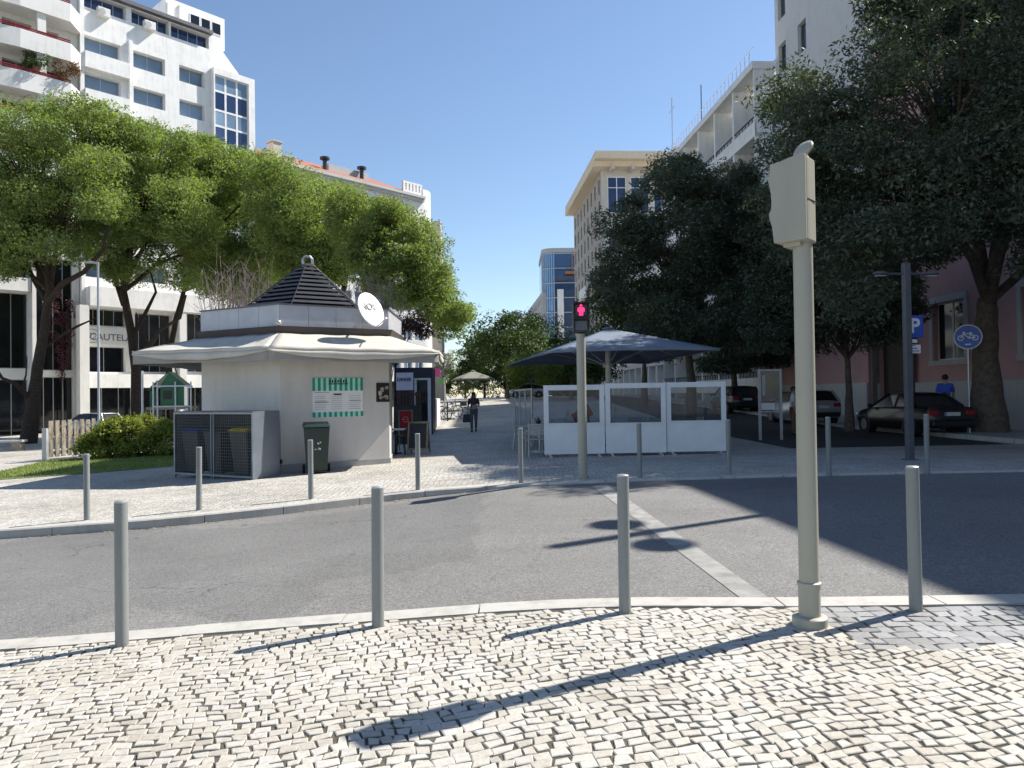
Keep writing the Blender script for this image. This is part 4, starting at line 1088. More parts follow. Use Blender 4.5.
m_skin = M('skin', (.42,.25,.18), .5, 0, .08, 12)
def person(label, loc, rz, J, H, top, trousers, hair, shoe, longhair=False, group=None):
    """figure 1.7 high facing -Y; J overrides joints"""
    t = thing('person', label, 'person', loc, rz, group); t.scale = (H/1.7,)*3
    P = {'pel':(0,0,.93),'bel':(0,.01,1.08),'che':(0,0,1.28),'nk':(0,.01,1.43),'nt':(0,-.01,1.50),'hd':(0,-.02,1.59),'ht':(0,-.01,1.645)}
    for s, n in ((-1,'r'),(1,'l')):
        P.update({'sh'+n:(s*.17,.01,1.37),'el'+n:(s*.22,.03,1.09),'wr'+n:(s*.23,-.05,.86),'ha'+n:(s*.23,-.07,.79),
                  'hi'+n:(s*.09,0,.88),'kn'+n:(s*.10,-.02,.48),'an'+n:(s*.10,.02,.09),'to'+n:(s*.11,-.13,.035)})
    P.update(J)
    Rd = {'pel':.125,'bel':.115,'che':(.15,.11),'nk':.055,'nt':.05,'hd':(.075,.095),'ht':.06,'sh':.062,'el':.042,'wr':.028,'ha':.034,'hi':.088,'kn':.056,'an':.038,'to':.035}
    def chain(keys, edges, k, add=0):
        return [P[q] for q in keys], [(keys.index(a), keys.index(b)) for a, b in edges], [tuple(x*k+add for x in Rd[q]) if hasattr(Rd.get(q, Rd.get(q[:2])), '__len__') else Rd.get(q, Rd.get(q[:2]))*k+add for q in keys]
    keys = list(P); E = [('pel','bel'),('bel','che'),('che','nk'),('nk','nt'),('nt','hd'),('hd','ht')]
    for n in 'rl': E += [('che','sh'+n),('sh'+n,'el'+n),('el'+n,'wr'+n),('wr'+n,'ha'+n),('pel','hi'+n),('hi'+n,'kn'+n),('kn'+n,'an'+n),('an'+n,'to'+n)]
    ex = MB()
    for n in 'rl':       # fingers and thumb
        w, h = Vector(P['wr'+n]), Vector(P['ha'+n]); d = (h-w).normalized(); sd = d.cross(Vector((0,1,.2))).normalized(); cu = d.cross(sd)
        for i in range(4):
            b = h+d*.015+sd*(i-1.5)*.018; L_ = (.06,.07,.066,.052)[i]
            ex.tube([b-d*.02, b+d*L_*.5, b+d*L_*.9+cu*.02], [.009,.008,.006], 6)
        b = h-d*.02+sd*.03; ex.tube([b, b+sd*.025+d*.02, b+sd*.03+d*.045], [.010,.009,.007], 6)
    hd = Vector(P['hd']); hx_ = (Vector(P['ht'])-Vector(P['nt'])).normalized()
    ex.tube([hd+Vector((0,-.085,.015)), hd+Vector((0,-.115,-.012)), hd+Vector((0,-.09,-.022))], [.008,.014,.01], 6)
    for s in (-1, 1):
        ex.ball(hd+Vector((s*.085,.005,0)), (.012,.022,.032), 8, 6)
    skin('body', *chain(keys, E, 1.0), m_skin, t, extra=ex)
    ft = MB()
    for s in (-1, 1): ft.ball(hd+Vector((s*.032,-.082,.02)), (.012,.008,.007), 8, 5)
    ft.build('eyes', m_black, t); MB().ball(hd+Vector((0,-.085,-.045)), (.024,.008,.006), 8, 5).build('mouth', M('lips', (.30,.10,.09), .5), t)
    kt = ['bel','pel','che','shr','shl','elr','ell','nk']
    tk = [P[q] for q in ('pel','bel','che','nk','shr','shl','elr','ell')]
    # sleeves stop above the elbow
    for i, n in ((6,'r'),(7,'l')): tk[i] = tuple(Vector(P['sh'+n]).lerp(Vector(P['el'+n]), .85))
    skin('shirt', tk, [(0,1),(1,2),(2,3),(2,4),(2,5),(4,6),(5,7)], [.15,.142,(.178,.135),.066,.082,.082,.066,.066], top, t)
    lk = [P[q] for q in ('pel','hir','hil','knr','knl','anr','anl')]
    skin('trousers', lk, [(0,1),(0,2),(1,3),(2,4),(3,5),(4,6)], [.138,.105,.105,.072,.072,.058,.058], trousers, t)
    h = MB(); h.ball(hd+hx_*.035+Vector((0,.022,0)), (.094,.105,.095), 16, 10)
    if longhair: h.ball(hd+Vector((0,.06,-.07)), (.10,.07,.15), 14, 10)
    h.build('hair', hair, t, smooth=True)
    for n in 'rl':
        a, o_ = Vector(P['an'+n]), Vector(P['to'+n]); s = MB(); s.tube([a+Vector((0,.05,-.04)), a+Vector((0,0,-.035)), o_, o_+(o_-a).normalized()*.05], [.04,.052,.046,.03], 10)
        s.build('shoe', shoe, t, smooth=True)
    return t
wp = GP(474, 431.5)
m_hair = M('dark hair', (.012,.009,.008), .5); m_top = M('dark patterned top', (.05,.03,.04), .8, 0, .9, 25); m_grtr = M('grey trousers', (.10,.10,.115), .8, 0, .2, 10)
w_h = 39.5/740*wp.y
person('woman in a dark top walking towards us, looking down, carrying a bag', wp, .1, {
    'elr':(-.24,.04,1.09),'wrr':(-.26,-.02,.86),'har':(-.265,-.03,.78),'ell':(.23,-.02,1.09),'wrl':(.10,-.22,1.12),'hal':(.04,-.26,1.14),
    'hd':(0,-.06,1.58),'ht':(0,-.06,1.64),'nt':(0,-.02,1.50),'knr':(-.10,-.07,.49),'anr':(-.09,.00,.09),'tor':(-.10,-.14,.035),'knl':(.09,.00,.47),'anl':(.09,.12,.11),'tol':(.09,0,.035)}, w_h, m_top, m_grtr, m_hair, m_black, True)
hb = Vector((-.27*w_h/1.7, -.03, 0)); t = thing('handbag', 'dark shopping bag hanging from the hand of the woman', 'bag', (wp.x+hb.x-.04, wp.y-.05, wp.z+.40), .1)
b = MB(); b.v += [(-.17,-.06,0),(.17,-.06,0),(.17,.06,0),(-.17,.06,0),(-.14,-.05,.36),(.14,-.05,.36),(.14,.05,.36),(-.14,.05,.36)]; b.f += [(0,3,2,1),(4,5,6,7),(0,1,5,4),(1,2,6,5),(2,3,7,6),(3,0,4,7)]
b.build('bag_body', M('dark bag leather', (.02,.02,.03), .5), t, bevel=.03); MB().tube([(-.08,0,.35),(-.06,0,.43),(.06,0,.43),(.08,0,.35)], .01, 6).build('handle', m_black, t)
t = thing('tote', 'small beige pouch held in front of the woman', 'bag', (wp.x+.03, wp.y-.24, wp.z+1.0))
MB().box((0,0,.07), (.20,.07,.17)).build('pouch', M('beige pouch', (.38,.30,.22), .7), t, bevel=.02)
MB().box((0,-.04,.1), (.14,.012,.05)).build('flap', M('beige flap', (.33,.26,.19), .7), t, bevel=.004)
# man in blue behind the black car
mp = Vector((AT(945, 380, 26.0).x, 26.0, 0)); mp.z = G(mp.x, 26)+.13
Hm = zt(945, 374.5, 26.0)-mp.z
person('man in a blue shirt walking behind the black saloon', mp, 2.6, {'elr':(-.22,-.03,1.1),'wrr':(-.2,-.16,.95),'har':(-.19,-.2,.92)}, min(Hm, 1.93), M('blue shirt', (.045,.10,.48), .8, 0, .15, 14), M('dark trousers', (.03,.03,.035), .8), m_hair, m_black)
yp_ = 26.5; mp = Vector((AT(793.5, 400, yp_).x, yp_, 0)); mp.z = G(mp.x, yp_)
person('person in a white shirt mostly hidden behind the beige pole', mp, 1.2, {'ell':(.2,-.06,1.12),'wrl':(.16,-.24,1.0),'hal':(.15,-.29,.98)}, 1.72, M('white shirt', (.62,.60,.58), .8, 0, .1, 14), M('brown trousers', (.14,.07,.045), .8), m_hair, m_black)

# ------------------------------------------------------------------ cars
m_cblack = M('black car paint', (.010,.011,.013), .3, 0, .1, 3, .4, 0, .35); m_csilver = M('silver car paint', (.38,.40,.42), .3, .5, .06, 3, .5, 0, 1.0)
m_cglass = glassy('car glass', (.010,.012,.015), .08, .3); m_tail = M('red tail lamp', (.28,.008,.012), .2); m_head = M('headlamp glass', (.55,.57,.6), .12, .3)
def car(label, loc, rz, paint, kind):
    """front towards +Y"""
    t = thing('parked_car', label, 'car', loc, rz, 'parked cars')
    if kind == 'saloon':
        L, W_, st = 4.55, 1.78, [(-2.27,.42,.80,.70),(-2.2,.30,.97,.80),(-1.5,.26,1.00,.87),(-.6,.22,.98,.89),(.6,.22,.95,.89),(1.2,.24,.92,.88),(1.9,.28,.80,.82),(2.2,.34,.68,.72),(2.28,.44,.60,.62)]
        gh = [(-1.62,.98,-.95,1.40),(1.12,.93,.18,1.42)]; rz_ = 1.42
    else:
        L, W_, st = 4.1, 1.76, [(-2.05,.45,.85,.74),(-1.98,.32,1.02,.82),(-1.2,.26,1.03,.87),(-.2,.22,1.01,.88),(.7,.22,.98,.88),(1.2,.24,.95,.87),(1.75,.28,.84,.80),(2.0,.36,.70,.70),(2.05,.45,.62,.6)]
        gh = [(-1.93,1.01,-1.62,1.46),(1.25,.96,.35,1.48)]; rz_ = 1.48
    b = MB(); n = 0
    for y, zl_, zb_, w in st:
        rg_ = [(-w*.9,zl_),(-w,zl_+.14),(-w*1.01,(zl_+zb_)/2),(-w*.97,zb_-.08),(-w*.90,zb_),(-w*.4,zb_+.03),(0,zb_+.035)]
        rg_ = rg_+[(-x, z) for x, z in reversed(rg_[:-1])]
        n = len(rg_); b.v += [(x, y, z) for x, z in rg_]
    for i in range(len(st)-1):
        for k in range(n): b.f.append((i*n+k, i*n+(k+1) % n, (i+1)*n+(k+1) % n, (i+1)*n+k))
    b.f.append(tuple(range(n))); b.f.append(tuple((len(st)-1)*n+k for k in reversed(range(n))))
    b.build('body', paint, t, smooth=True)
    (ry, rzb, rty, rtz), (fy, fzb, fty, ftz) = gh; wb, wt = W_/2*.90, W_/2*.68
    g = MB(); ym = (rty+fty)/2
    for s in (-1, 1): g.v += [(s*wb,ry,rzb-.02),(s*wb,ym,rzb-.02),(s*wb,fy,fzb-.02),(s*wt,fty,ftz-.01),(s*(wt+.02),ym,rz_+.01),(s*wt,rty,rtz-.01)]
    g.f += [(0,1,4,5),(1,2,3,4),(6,11,10,7),(7,10,9,8),(0,5,11,6),(2,8,9,3),(5,4,10,11),(4,3,9,10)]
    go = g.build('windows', m_cglass, t)
    r = MB(); k_ = 5
    def roof(u, v):
        y = rty-.06+(fty-rty+.1)*v; x = (u*2-1)*(wt+.035); return (x, y, rz_+.035-.045*(abs(u*2-1))**3-.05*(2*v-1)**4)
    r.grid(roof, 8, 8); solid(r.build('roof', paint, t, smooth=True), .03)
    for s in (-1, 1):
        MB().tube([(s*wb,fy,fzb),(s*(wt+.02),fty,ftz)], .035, 6).build('front_pillar', paint, t)
        MB().tube([(s*wb*1.0,ym-.05,rzb),(s*(wt+.025),ym-.05,rz_)], .035, 6).build('middle_pillar', m_black, t)
        MB().tube([(s*wb,ry,rzb),(s*(wt+.01),rty,rtz)], .07 if kind == 'saloon' else .06, 6).build('rear_pillar', paint, t)
        MB().ball((s*(W_/2+.06),fy-.25,fzb+.07), (.10,.06,.07), 10, 8).build('mirror', paint, t, smooth=True)
        MB().box((s*(W_/2*.99),0,.56), (.02,L*.62,.05)).build('side_moulding', m_black, t)
        for yy in (-L*.295, L*.305):
            MB().tube([(s*.60,yy,.33),(s*(W_/2+.004),yy,.33)], .37, 24).build('wheel_arch', m_black, t)
            w = thing('wheel', None, None); w.parent = t
            to = MB(); to.tube([(s*.66,yy,.315),(s*(W_/2-.02),yy,.315),(s*(W_/2+.012),yy,.315)], [.315,.315,.29], 24); to.build('tyre', m_rubber, w, smooth=True)
            ri = MB().tube([(s*(W_/2+.013),yy,.315),(s*(W_/2+.02),yy,.315)], .20, 20)
            for q in range(5):
                a = 2*PI*q/5; ri.box((s*(W_/2+.022),yy+.11*math.cos(a),.315+.11*math.sin(a)), (.012,.05,.18), M=Matrix.Rotation(-a+PI/2 if 0 else a-PI/2,3,'X'))
            ri.build('rim', m_rim, w)
        yb_ = st[1][0]
        zt2 = .80 if kind == 'saloon' else .86
        MB().box((s*(W_/2*.70),yb_-.035,zt2), (.32,.10,.16)).build('tail_light', m_tail, t, bevel=.02)
        MB().box((s*(W_/2*.62),st[-2][0]-.03,.64), (.38,.22,.13)).build('headlight', m_head, t, bevel=.03)
    pz = .76 if kind == 'saloon' else .78
    pl_ = MB().box((0,st[0][0]-.022,pz), (.52,.02,.12)).build('licence_plate', M('licence plate', (.55,.55,.52), .5), t)
    MB().box((-.235,st[0][0]-.034,pz), (.045,.004,.11)).build('blue_band', m_blue, pl_)
    MB().box((0,st[0][0]-.03,.46), (W_*.80,.16,.20)).build('rear_bumper', paint if kind == 'saloon' else m_black, t, bevel=.05)
    MB().box((0,st[-1][0]-.02,.46), (W_*.72,.14,.20)).build('front_bumper', paint, t, bevel=.05)
    return t
sd_ = .0635
cp = GP(915, 437.5); car('black saloon car parked beside the big tree trunk', (13.95, 26.0, G(13.95,26)), sd_, m_cblack, 'saloon')
car('silver hatchback parked in front of the black saloon, behind the thin tree', (12.95, 33.2, G(12.6,33)), sd_, m_csilver, 'hatch')
car('dark hatchback parked furthest along, beside the white screen panels', (12.75, 42.6, G(12.3,42)), sd_, m_cblack, 'hatch')
car('silver car parked by the café front, seen over the timber fence', (AT(92,415,50).x, 50, G(-30,50)-.02), 1.2, m_csilver, 'hatch')
# ------------------------------------------------------------------ trees
def leaves_obj(name, cl, n_per, size, mat, parent, seed, flat=.6, aspect=.42, droop=.25):
    """leaf-sized faces spread through clumps; cl = [(centre, (rx,ry,rz), weight)]"""
    r = np.random.default_rng(seed); VV = []; 
    for c, rr, wgt in cl:
        n = int(n_per*wgt)
        d = r.normal(size=(n,3)); d /= np.linalg.norm(d, axis=1)[:,None]
        rad = r.uniform(.25,1,size=n)**.55
        # ragged, lumpy surface
        lump = 1+.22*np.sin(d[:,0]*5+c[0]*3)*np.sin(d[:,1]*4+c[1])+.18*np.sin(d[:,2]*7+c[2]*2)
        p = np.array(c)+d*(rad*lump)[:,None]*np.array(rr)
        nrm = d*.35+r.normal(size=(n,3))*.75+np.array([0,0,flat]); nrm /= np.linalg.norm(nrm, axis=1)[:,None]
        a = np.cross(nrm, r.normal(size=(n,3))); a /= np.linalg.norm(a, axis=1)[:,None]
        b = np.cross(nrm, a); s = size*r.uniform(.6,1.35,size=n)
        A = a*s[:,None]; B = b*(s*aspect)[:,None]; D = np.zeros((n,3)); D[:,2] = -s*droop
        VV.append(np.stack([p-A+D*.5, p-B, p+A+D, p+B], axis=1))
    V = np.concatenate(VV).reshape(-1,3); nf = len(V)//4
    me = bpy.data.meshes.new(name); me.vertices.add(len(V)); me.vertices.foreach_set('co', V.ravel())
    me.loops.add(nf*4); me.loops.foreach_set('vertex_index', np.arange(nf*4))
    me.polygons.add(nf); me.polygons.foreach_set('loop_start', np.arange(0, nf*4, 4)); me.polygons.foreach_set('loop_total', np.full(nf, 4))
    me.update(); me.materials.append(mat)
    o = bpy.data.objects.new(name, me); C.objects.link(o)
    if parent: o.parent = parent
    return o
def crown_clumps(c, R_, n, cr, seed, flat_bottom=.5, lo=.55):
    r = random.Random(seed); out = []; tries = 0
    while len(out) < n and tries < 4000:
        tries += 1
        d = Vector((r.gauss(0,1), r.gauss(0,1), r.gauss(0,1))).normalized()
        if d.z < -flat_bottom: continue
        f = r.uniform(lo, 1)
        p = Vector((c[0]+d.x*R_[0]*f, c[1]+d.y*R_[1]*f, c[2]+d.z*R_[2]*f)); k = cr*r.uniform(.7,1.25)
        if any((p-q[0]).length < k*.62 for q in out): continue
        out.append((p, (k*r.uniform(.9,1.25), k*r.uniform(.9,1.25), k*r.uniform(.6,.85)), r.uniform(.75,1.2)))
    return out
def tree(name, label, base, forks, clumps, n_leaf, size, lmat, bmat, r0, seed, group=None, twig=True, limbs=(), **kw):
    """forks: points of the trunk from the base to the main fork, relative to the base"""
    t = thing(name, label, 'tree', base, 0, group); r = random.Random(seed); b = Vector(base)
    tr = MB(); pts = [Vector(p) for p in forks]; n = len(pts)
    rad = [r0*(1.35 if i == 0 else 1)*(1-.38*i/max(1, n-1)) for i in range(n)]
    # smooth trunk
    P = []; Rr = []
    for i in range(n-1):
        for k in range(4):
            f = k/4; p = pts[i].lerp(pts[i+1], f)+Vector((r.uniform(-1,1), r.uniform(-1,1), 0))*r0*.07
            P.append(p); Rr.append(rad[i]*(1-f)+rad[i+1]*f)
    P.append(pts[-1]); Rr.append(rad[-1]); tr.tube([P[0]-Vector((0,0,.3))]+P, [Rr[0]*1.15]+Rr, 14)
    top = pts[-1]; loc = [(c-b, rr, w) for c, rr, w in clumps]
    # main limbs: group clumps by direction
    k = max(3, min(7, len(loc)//6)); cen = r.sample([c for c, _, _ in loc], k)
    for _ in range(4):
        grp = [[] for _ in cen]
        for c, _, _ in loc: grp[min(range(k), key=lambda i: (c-cen[i]).length)].append(c)
        cen = [sum(g, Vector())/len(g) if g else cen[i] for i, g in enumerate(grp)]
    for i in range(k):
        if not grp[i]: continue
        e = cen[i]; mid = top.lerp(e, .45)+Vector((r.uniform(-.3,.3), r.uniform(-.3,.3), .12*(e-top).length))
        q1 = top.lerp(mid, .5)+Vector((r.uniform(-.2,.2), r.uniform(-.2,.2), 0))
        rr_ = rad[-1]*r.uniform(.5,.72)
        path = [top-Vector((0,0,rad[-1]*.5)), q1, mid, mid.lerp(e, .55)+Vector((0,0,.1)), e]
        tr.tube(path, [rr_*1.1, rr_, rr_*.75, rr_*.5, rr_*.25], 9)
        for c in grp[i]:
            s = path[r.choice((2,2,3))]; m = s.lerp(c, .5)+Vector((r.uniform(-.25,.25), r.uniform(-.25,.25), r.uniform(-.1,.35)))
            tr.tube([s, m, c], [rr_*.36, rr_*.24, rr_*.07], 6)
            if twig:
                for _ in range(4):
                    d = Vector((r.gauss(0,1), r.gauss(0,1), r.gauss(0,.7))).normalized(); L_ = r.uniform(.5, 1.1)
                    s2 = m.lerp(c, r.uniform(.2,1)); tr.tube([s2, s2+d*L_*.5+Vector((0,0,.06)), s2+d*L_], [rr_*.12, rr_*.08, .008], 5)
    for lp, lr in limbs:
        n_ = len(lp); tr.tube([Vector(q)-b for q in lp], [lr*(1-.7*i/(n_-1)) for i in range(n_)], 8)
    tr.build('trunk', bmat, t, smooth=True)
    leaves_obj('crown', loc, n_leaf/max(1, len(loc)), size, lmat, t, seed, **kw)
    return t
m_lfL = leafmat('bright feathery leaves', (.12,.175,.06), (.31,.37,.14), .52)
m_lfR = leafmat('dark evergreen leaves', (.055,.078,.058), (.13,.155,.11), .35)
m_lfM = leafmat('mid green leaves', (.03,.055,.015), (.075,.12,.03), .3)
m_lfY = leafmat('yellow green leaves', (.11,.14,.02), (.22,.26,.05), .4)
gl, gr_ = 'bright green trees along the left pavement', 'dark trees along the right side road'
def base_at(px, y, py=420): 
    p = AT(px, py, y); return Vector((p.x, y, G(p.x, y)))
def ell(px, py, y): return AT(px, py, y)
def cl_px(lst, y, cr, seed, dy=3.0):
    """crown as clumps around given points with real depth spread"""
    r = random.Random(seed); out = []
    for px, py in lst:
        p = AT(px, py, y+r.uniform(-dy, dy)); k = cr*r.uniform(.8,1.2)
        out.append((p, (k*1.15, k*1.15, k*.72), 1.0))
    return out
def poly_in(x, y, P):
    c = False
    for i in range(len(P)):
        (x1, y1), (x2, y2) = P[i], P[i-1]
        if (y1 > y) != (y2 > y) and x < (x2-x1)*(y-y1)/(y2-y1)+x1: c = not c
    return c
def canopy(P, y, dy, cr, n, seed, flat=.75, keep=.55, sep=.58):
    """clumps filling a crown whose silhouette is P, spread through a real depth of +-dy"""
    r = random.Random(seed); xs = [q[0] for q in P]; ys = [q[1] for q in P]; out = []
    cx, cy = (min(xs)+max(xs))/2, (min(ys)+max(ys))/2
    for _ in range(9000):
        if len(out) >= n: break
        px, py = r.uniform(min(xs), max(xs)), r.uniform(min(ys), max(ys))
        rim = max(abs(px-cx)/(max(xs)-min(xs)), abs(py-cy)/(max(ys)-min(ys)))*2
        yy = y+dy*r.uniform(-1, 1)*math.sqrt(max(.12, 1-rim*rim)); k = cr*r.uniform(.7, 1.2); kp = k*740/yy*keep
        if not poly_in(px, py, P) or not all(poly_in(px+kp*math.cos(a), py+kp*flat*math.sin(a), P) for a in (0,.8,1.6,2.4,3.1,3.9,4.7,5.5)): continue
        p = AT(px, py, yy)
        if any((p-q[0]).length < k*sep for q in out): continue
        out.append((p, (k*r.uniform(.95,1.25), k*r.uniform(.95,1.25), k*flat*r.uniform(.85,1.15)), r.uniform(.75,1.25)))
    return out
def trunk_px(pts, y):
    b = base_at(*pts[0][:1], y); return b, [(0,0,0)]+[AT(px, py, y)-b for px, py in pts[1:]]
PL = dict(
 A=[(-100,130),(-40,102),(30,97),(70,94),(105,106),(130,128),(138,180),(125,240),(98,278),(70,262),(20,272),(-30,285),(-100,275)],
 B=[(98,110),(135,117),(165,126),(205,145),(222,200),(214,268),(190,295),(155,272),(122,285),(96,275),(80,240),(86,170)],
 C=[(160,126),(200,134),(245,148),(290,170),(306,220),(300,284),(255,300),(222,306),(185,290),(166,190)],
 D=[(245,149),(285,158),(330,177),(370,200),(376,250),(356,288),(300,284),(266,272),(246,210)],
 E=[(322,178),(365,193),(402,205),(430,223),(445,246),(450,275),(462,296),(474,313),(468,332),(452,346),(438,338),(424,322),(402,306),(378,296),(345,284),(326,240)])
b_, f_ = trunk_px([(28,437),(36,380),(44,330),(50,290)], 41)
tree('plane_tree', 'large bright green tree at the left edge, its trunk leaning right', b_, f_, canopy(PL['A'], 41, 4.5, 1.35, 110, 11, sep=.48), 165000, .085, m_lfL, m_bark, .34, 11, gl, limbs=[([AT(px, py, 41+d) for px, py, d in q], r_) for q, r_ in (([(46,305,0),(62,284,-.6),(84,272,-1),(103,250,-1.4),(108,225,-1.6)],.20),([(46,300,0),(34,280,.5),(26,262,1),(22,235,1.2)],.17),([(50,290,0),(53,262,0),(60,235,-.4),(58,205,-.6)],.17),([(31,400,0),(16,384,-1),(2,378,-1.6),(-14,352,-2)],.15),([(40,350,0),(60,336,.8),(78,326,1.2),(96,318,1.4)],.12),([(30,410,0),(22,388,.6),(26,375,.7),(27,356,1)],.08))])
b_, f_ = trunk_px([(139,415),(136,370),(132,335),(123,290)], 45)
tree('plane_tree', 'bright green tree with dark forked trunk left of the kiosk awning', b_, f_, canopy(PL['B'], 45, 4.5, 1.3, 85, 12, sep=.48), 130000, .085, m_lfL, m_bark, .33, 12, gl, limbs=[([AT(px, py, 45+d) for px, py, d in q], r_) for q, r_ in (([(134,362,0),(150,345,-.8),(160,330,-1),(180,318,-1.4),(186,295,-1.6)],.18),([(132,338,0),(146,312,.6),(156,292,1),(150,270,1.2)],.15),([(124,305,0),(116,282,.3),(108,262,.6),(112,235,.8)],.18),([(150,345,-.8),(142,330,-1),(136,312,-1.2)],.08),([(160,350,-1),(172,360,-1.2),(178,376,-1.3)],.07))])
b_, f_ = trunk_px([(176,415),(168,360),(176,320),(184,290)], 49)
tree('plane_tree', 'bright green tree with slender crooked trunk just behind the awning', b_, f_, canopy(PL['C'], 49, 4.5, 1.3, 85, 13, sep=.48), 125000, .088, m_lfL, m_bark, .22, 13, gl)
b_, f_ = trunk_px([(330,415),(334,350),(338,310),(345,285)], 44)
tree('plane_tree', 'bright green tree rising behind the louvred kiosk roof', b_, f_, canopy(PL['D'], 44, 4, 1.15, 85, 14, sep=.48), 115000, .082, m_lfL, m_bark, .26, 14, gl)
b_, f_ = trunk_px([(386,415),(384,340),(386,305),(392,292)], 39)
tree('plane_tree', 'bright green tree reaching furthest right over the satellite dish', b_, f_, canopy(PL['E'], 39, 3, .85, 105, 15, sep=.48), 110000, .072, m_lfL, m_bark, .22, 15, gl)
# bare thicket and plum behind the kiosk
def bare(label, base, h, w, n, seed, mat):
    t = thing('bare_shrub', label, 'shrub', base); n = int(n*2.2); r = random.Random(seed); mb = MB()
    for i in range(n):
        a = r.uniform(0, 2*PI); d = r.uniform(.2, 1)*w; p0 = Vector((math.cos(a)*d*.3, math.sin(a)*d*.3, 0)); p2 = Vector((math.cos(a)*d, math.sin(a)*d, h*r.uniform(.75,1.05)))
        p1 = p0.lerp(p2, .55)+Vector((r.uniform(-.2,.2), r.uniform(-.2,.2), .2)); mb.tube([p0, p1, p2], [.025,.018,.006], 5)
        for _ in range(7):
            s = p1.lerp(p2, r.uniform(-.2,1)); d2 = Vector((r.gauss(0,.4), r.gauss(0,.4), r.uniform(.3,1))); mb.tube([s, s+d2*r.uniform(.4,.9)], [.010,.004], 4)
    mb.build('branches', mat, t); return t
m_twig = M('grey pink twigs', (.26,.20,.185), .9, 0, .25, 10)
m_plum = leafmat('purple plum leaves', (.07,.035,.035), (.18,.085,.085), .35)
for px, py, y, w, sd_2, lab in ((238,272,29,1.6,1,'bare twiggy grey shrub left of the louvred roof'),(372,282,30,1.5,2,'bare twiggy shrub behind the satellite dish')):
    b = base_at(px, y); h = zt(px, py, y)-b.z; bare(lab, b, h, w, 46, sd_2, m_twig)
b = base_at(396, 33); hp = zt(396,300,33)-b.z
tree('plum_tree', 'purple leaved plum tree behind the roof cowl', b, [(0,0,0),(0,0,hp*.5)], crown_clumps((b.x,b.y,b.z+hp*.75), (1.3,1.2,hp*.26), 12, .55, 31, .8), 5000, .07, m_plum, m_bark, .09, 31)
# right row
PR = dict(
 R1=[(757,178),(768,120),(762,95),(785,58),(800,40),(830,36),(855,5),(900,-70),(1000,-130),(1160,-100),(1170,310),(1080,330),(1050,300),(1010,258),(965,238),(930,268),(905,318),(860,322),(830,305),(800,262),(772,215)],
 R2=[(588,232),(602,203),(640,175),(660,155),(690,156),(720,158),(765,178),(785,240),(780,335),(745,352),(700,350),(650,350),(618,325),(598,292)],
 R3=[(740,190),(800,190),(890,250),(925,300),(918,335),(880,340),(850,352),(828,370),(815,345),(780,352),(740,335)],
 R4=[(680,240),(800,240),(815,350),(800,366),(745,374),(690,370)])
bR = Vector((AT(990,430,24.6).x, 24.6, 0)); bR.z = G(bR.x, bR.y)+.1
fkR = [(0,0,0),(-.1,0,2.2),(-.25,-.3,3.6),(-.3,-.5,4.4)]
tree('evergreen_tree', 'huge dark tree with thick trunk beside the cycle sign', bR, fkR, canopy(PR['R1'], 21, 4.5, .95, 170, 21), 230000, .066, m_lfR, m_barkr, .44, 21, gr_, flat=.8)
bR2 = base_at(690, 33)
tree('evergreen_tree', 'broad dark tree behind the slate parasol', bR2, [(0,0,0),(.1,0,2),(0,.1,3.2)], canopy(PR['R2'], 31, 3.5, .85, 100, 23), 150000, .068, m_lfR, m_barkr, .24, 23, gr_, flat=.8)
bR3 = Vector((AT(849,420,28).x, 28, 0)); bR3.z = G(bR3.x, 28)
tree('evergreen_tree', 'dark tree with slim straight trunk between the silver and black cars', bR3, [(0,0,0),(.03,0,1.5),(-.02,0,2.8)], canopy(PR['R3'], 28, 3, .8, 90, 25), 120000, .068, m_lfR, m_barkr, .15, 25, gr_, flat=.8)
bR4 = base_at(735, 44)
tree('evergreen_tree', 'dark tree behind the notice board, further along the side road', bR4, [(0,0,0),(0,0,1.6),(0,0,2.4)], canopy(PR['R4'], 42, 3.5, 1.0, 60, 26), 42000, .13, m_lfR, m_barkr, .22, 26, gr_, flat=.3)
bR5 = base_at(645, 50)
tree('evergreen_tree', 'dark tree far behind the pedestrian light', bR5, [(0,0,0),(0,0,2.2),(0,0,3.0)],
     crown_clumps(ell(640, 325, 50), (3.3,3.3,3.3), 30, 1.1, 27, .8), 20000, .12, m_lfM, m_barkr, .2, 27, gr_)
# distant trees down the promenade
fr_ = random.Random(8)
for i, (px, py, y, rx, rz_, mt, lab) in enumerate([(508,348,72,4.2,3.6,m_lfM,'dark green tree in the distance above the pale parasol'),(545,357,80,4.6,2.7,m_lfM,'mid green distant tree below the glass tower'),
        (572,362,66,3.6,2.3,m_lfM,'mid green distant tree behind the pedestrian light'),(485,362,105,4.2,3.6,m_lfM,'small distant tree at the end of the street'),(528,340,112,5.5,4.6,m_lfM,'tallest distant tree in front of the grey block'),
        (466,368,140,4.5,3.4,m_lfM,'farthest tree closing the view down the street'),(445,372,80,1.4,1.8,leafmat('pale olive leaves',(.12,.13,.10),(.25,.26,.20),.2),'small pale olive tree past the pink sign')]):
    b = base_at(px, y); c = AT(px, py, y)
    tree('street_tree', lab, b, [(0,0,0),(0,0,max(1,(c.z-rz_-b.z)*.6)),(0,0,max(1.4,c.z-rz_*.7-b.z))], crown_clumps(c, (rx,rx,rz_), 26 if rx > 2 else 8, rx*.36, 40+i, .8), 9000 if rx > 2 else 2500, .17 if rx > 2 else .1, mt, m_barkr, .16, 40+i, 'street trees down the promenade', twig=False)
b = base_at(532, 36); c = AT(530, 374, 36)
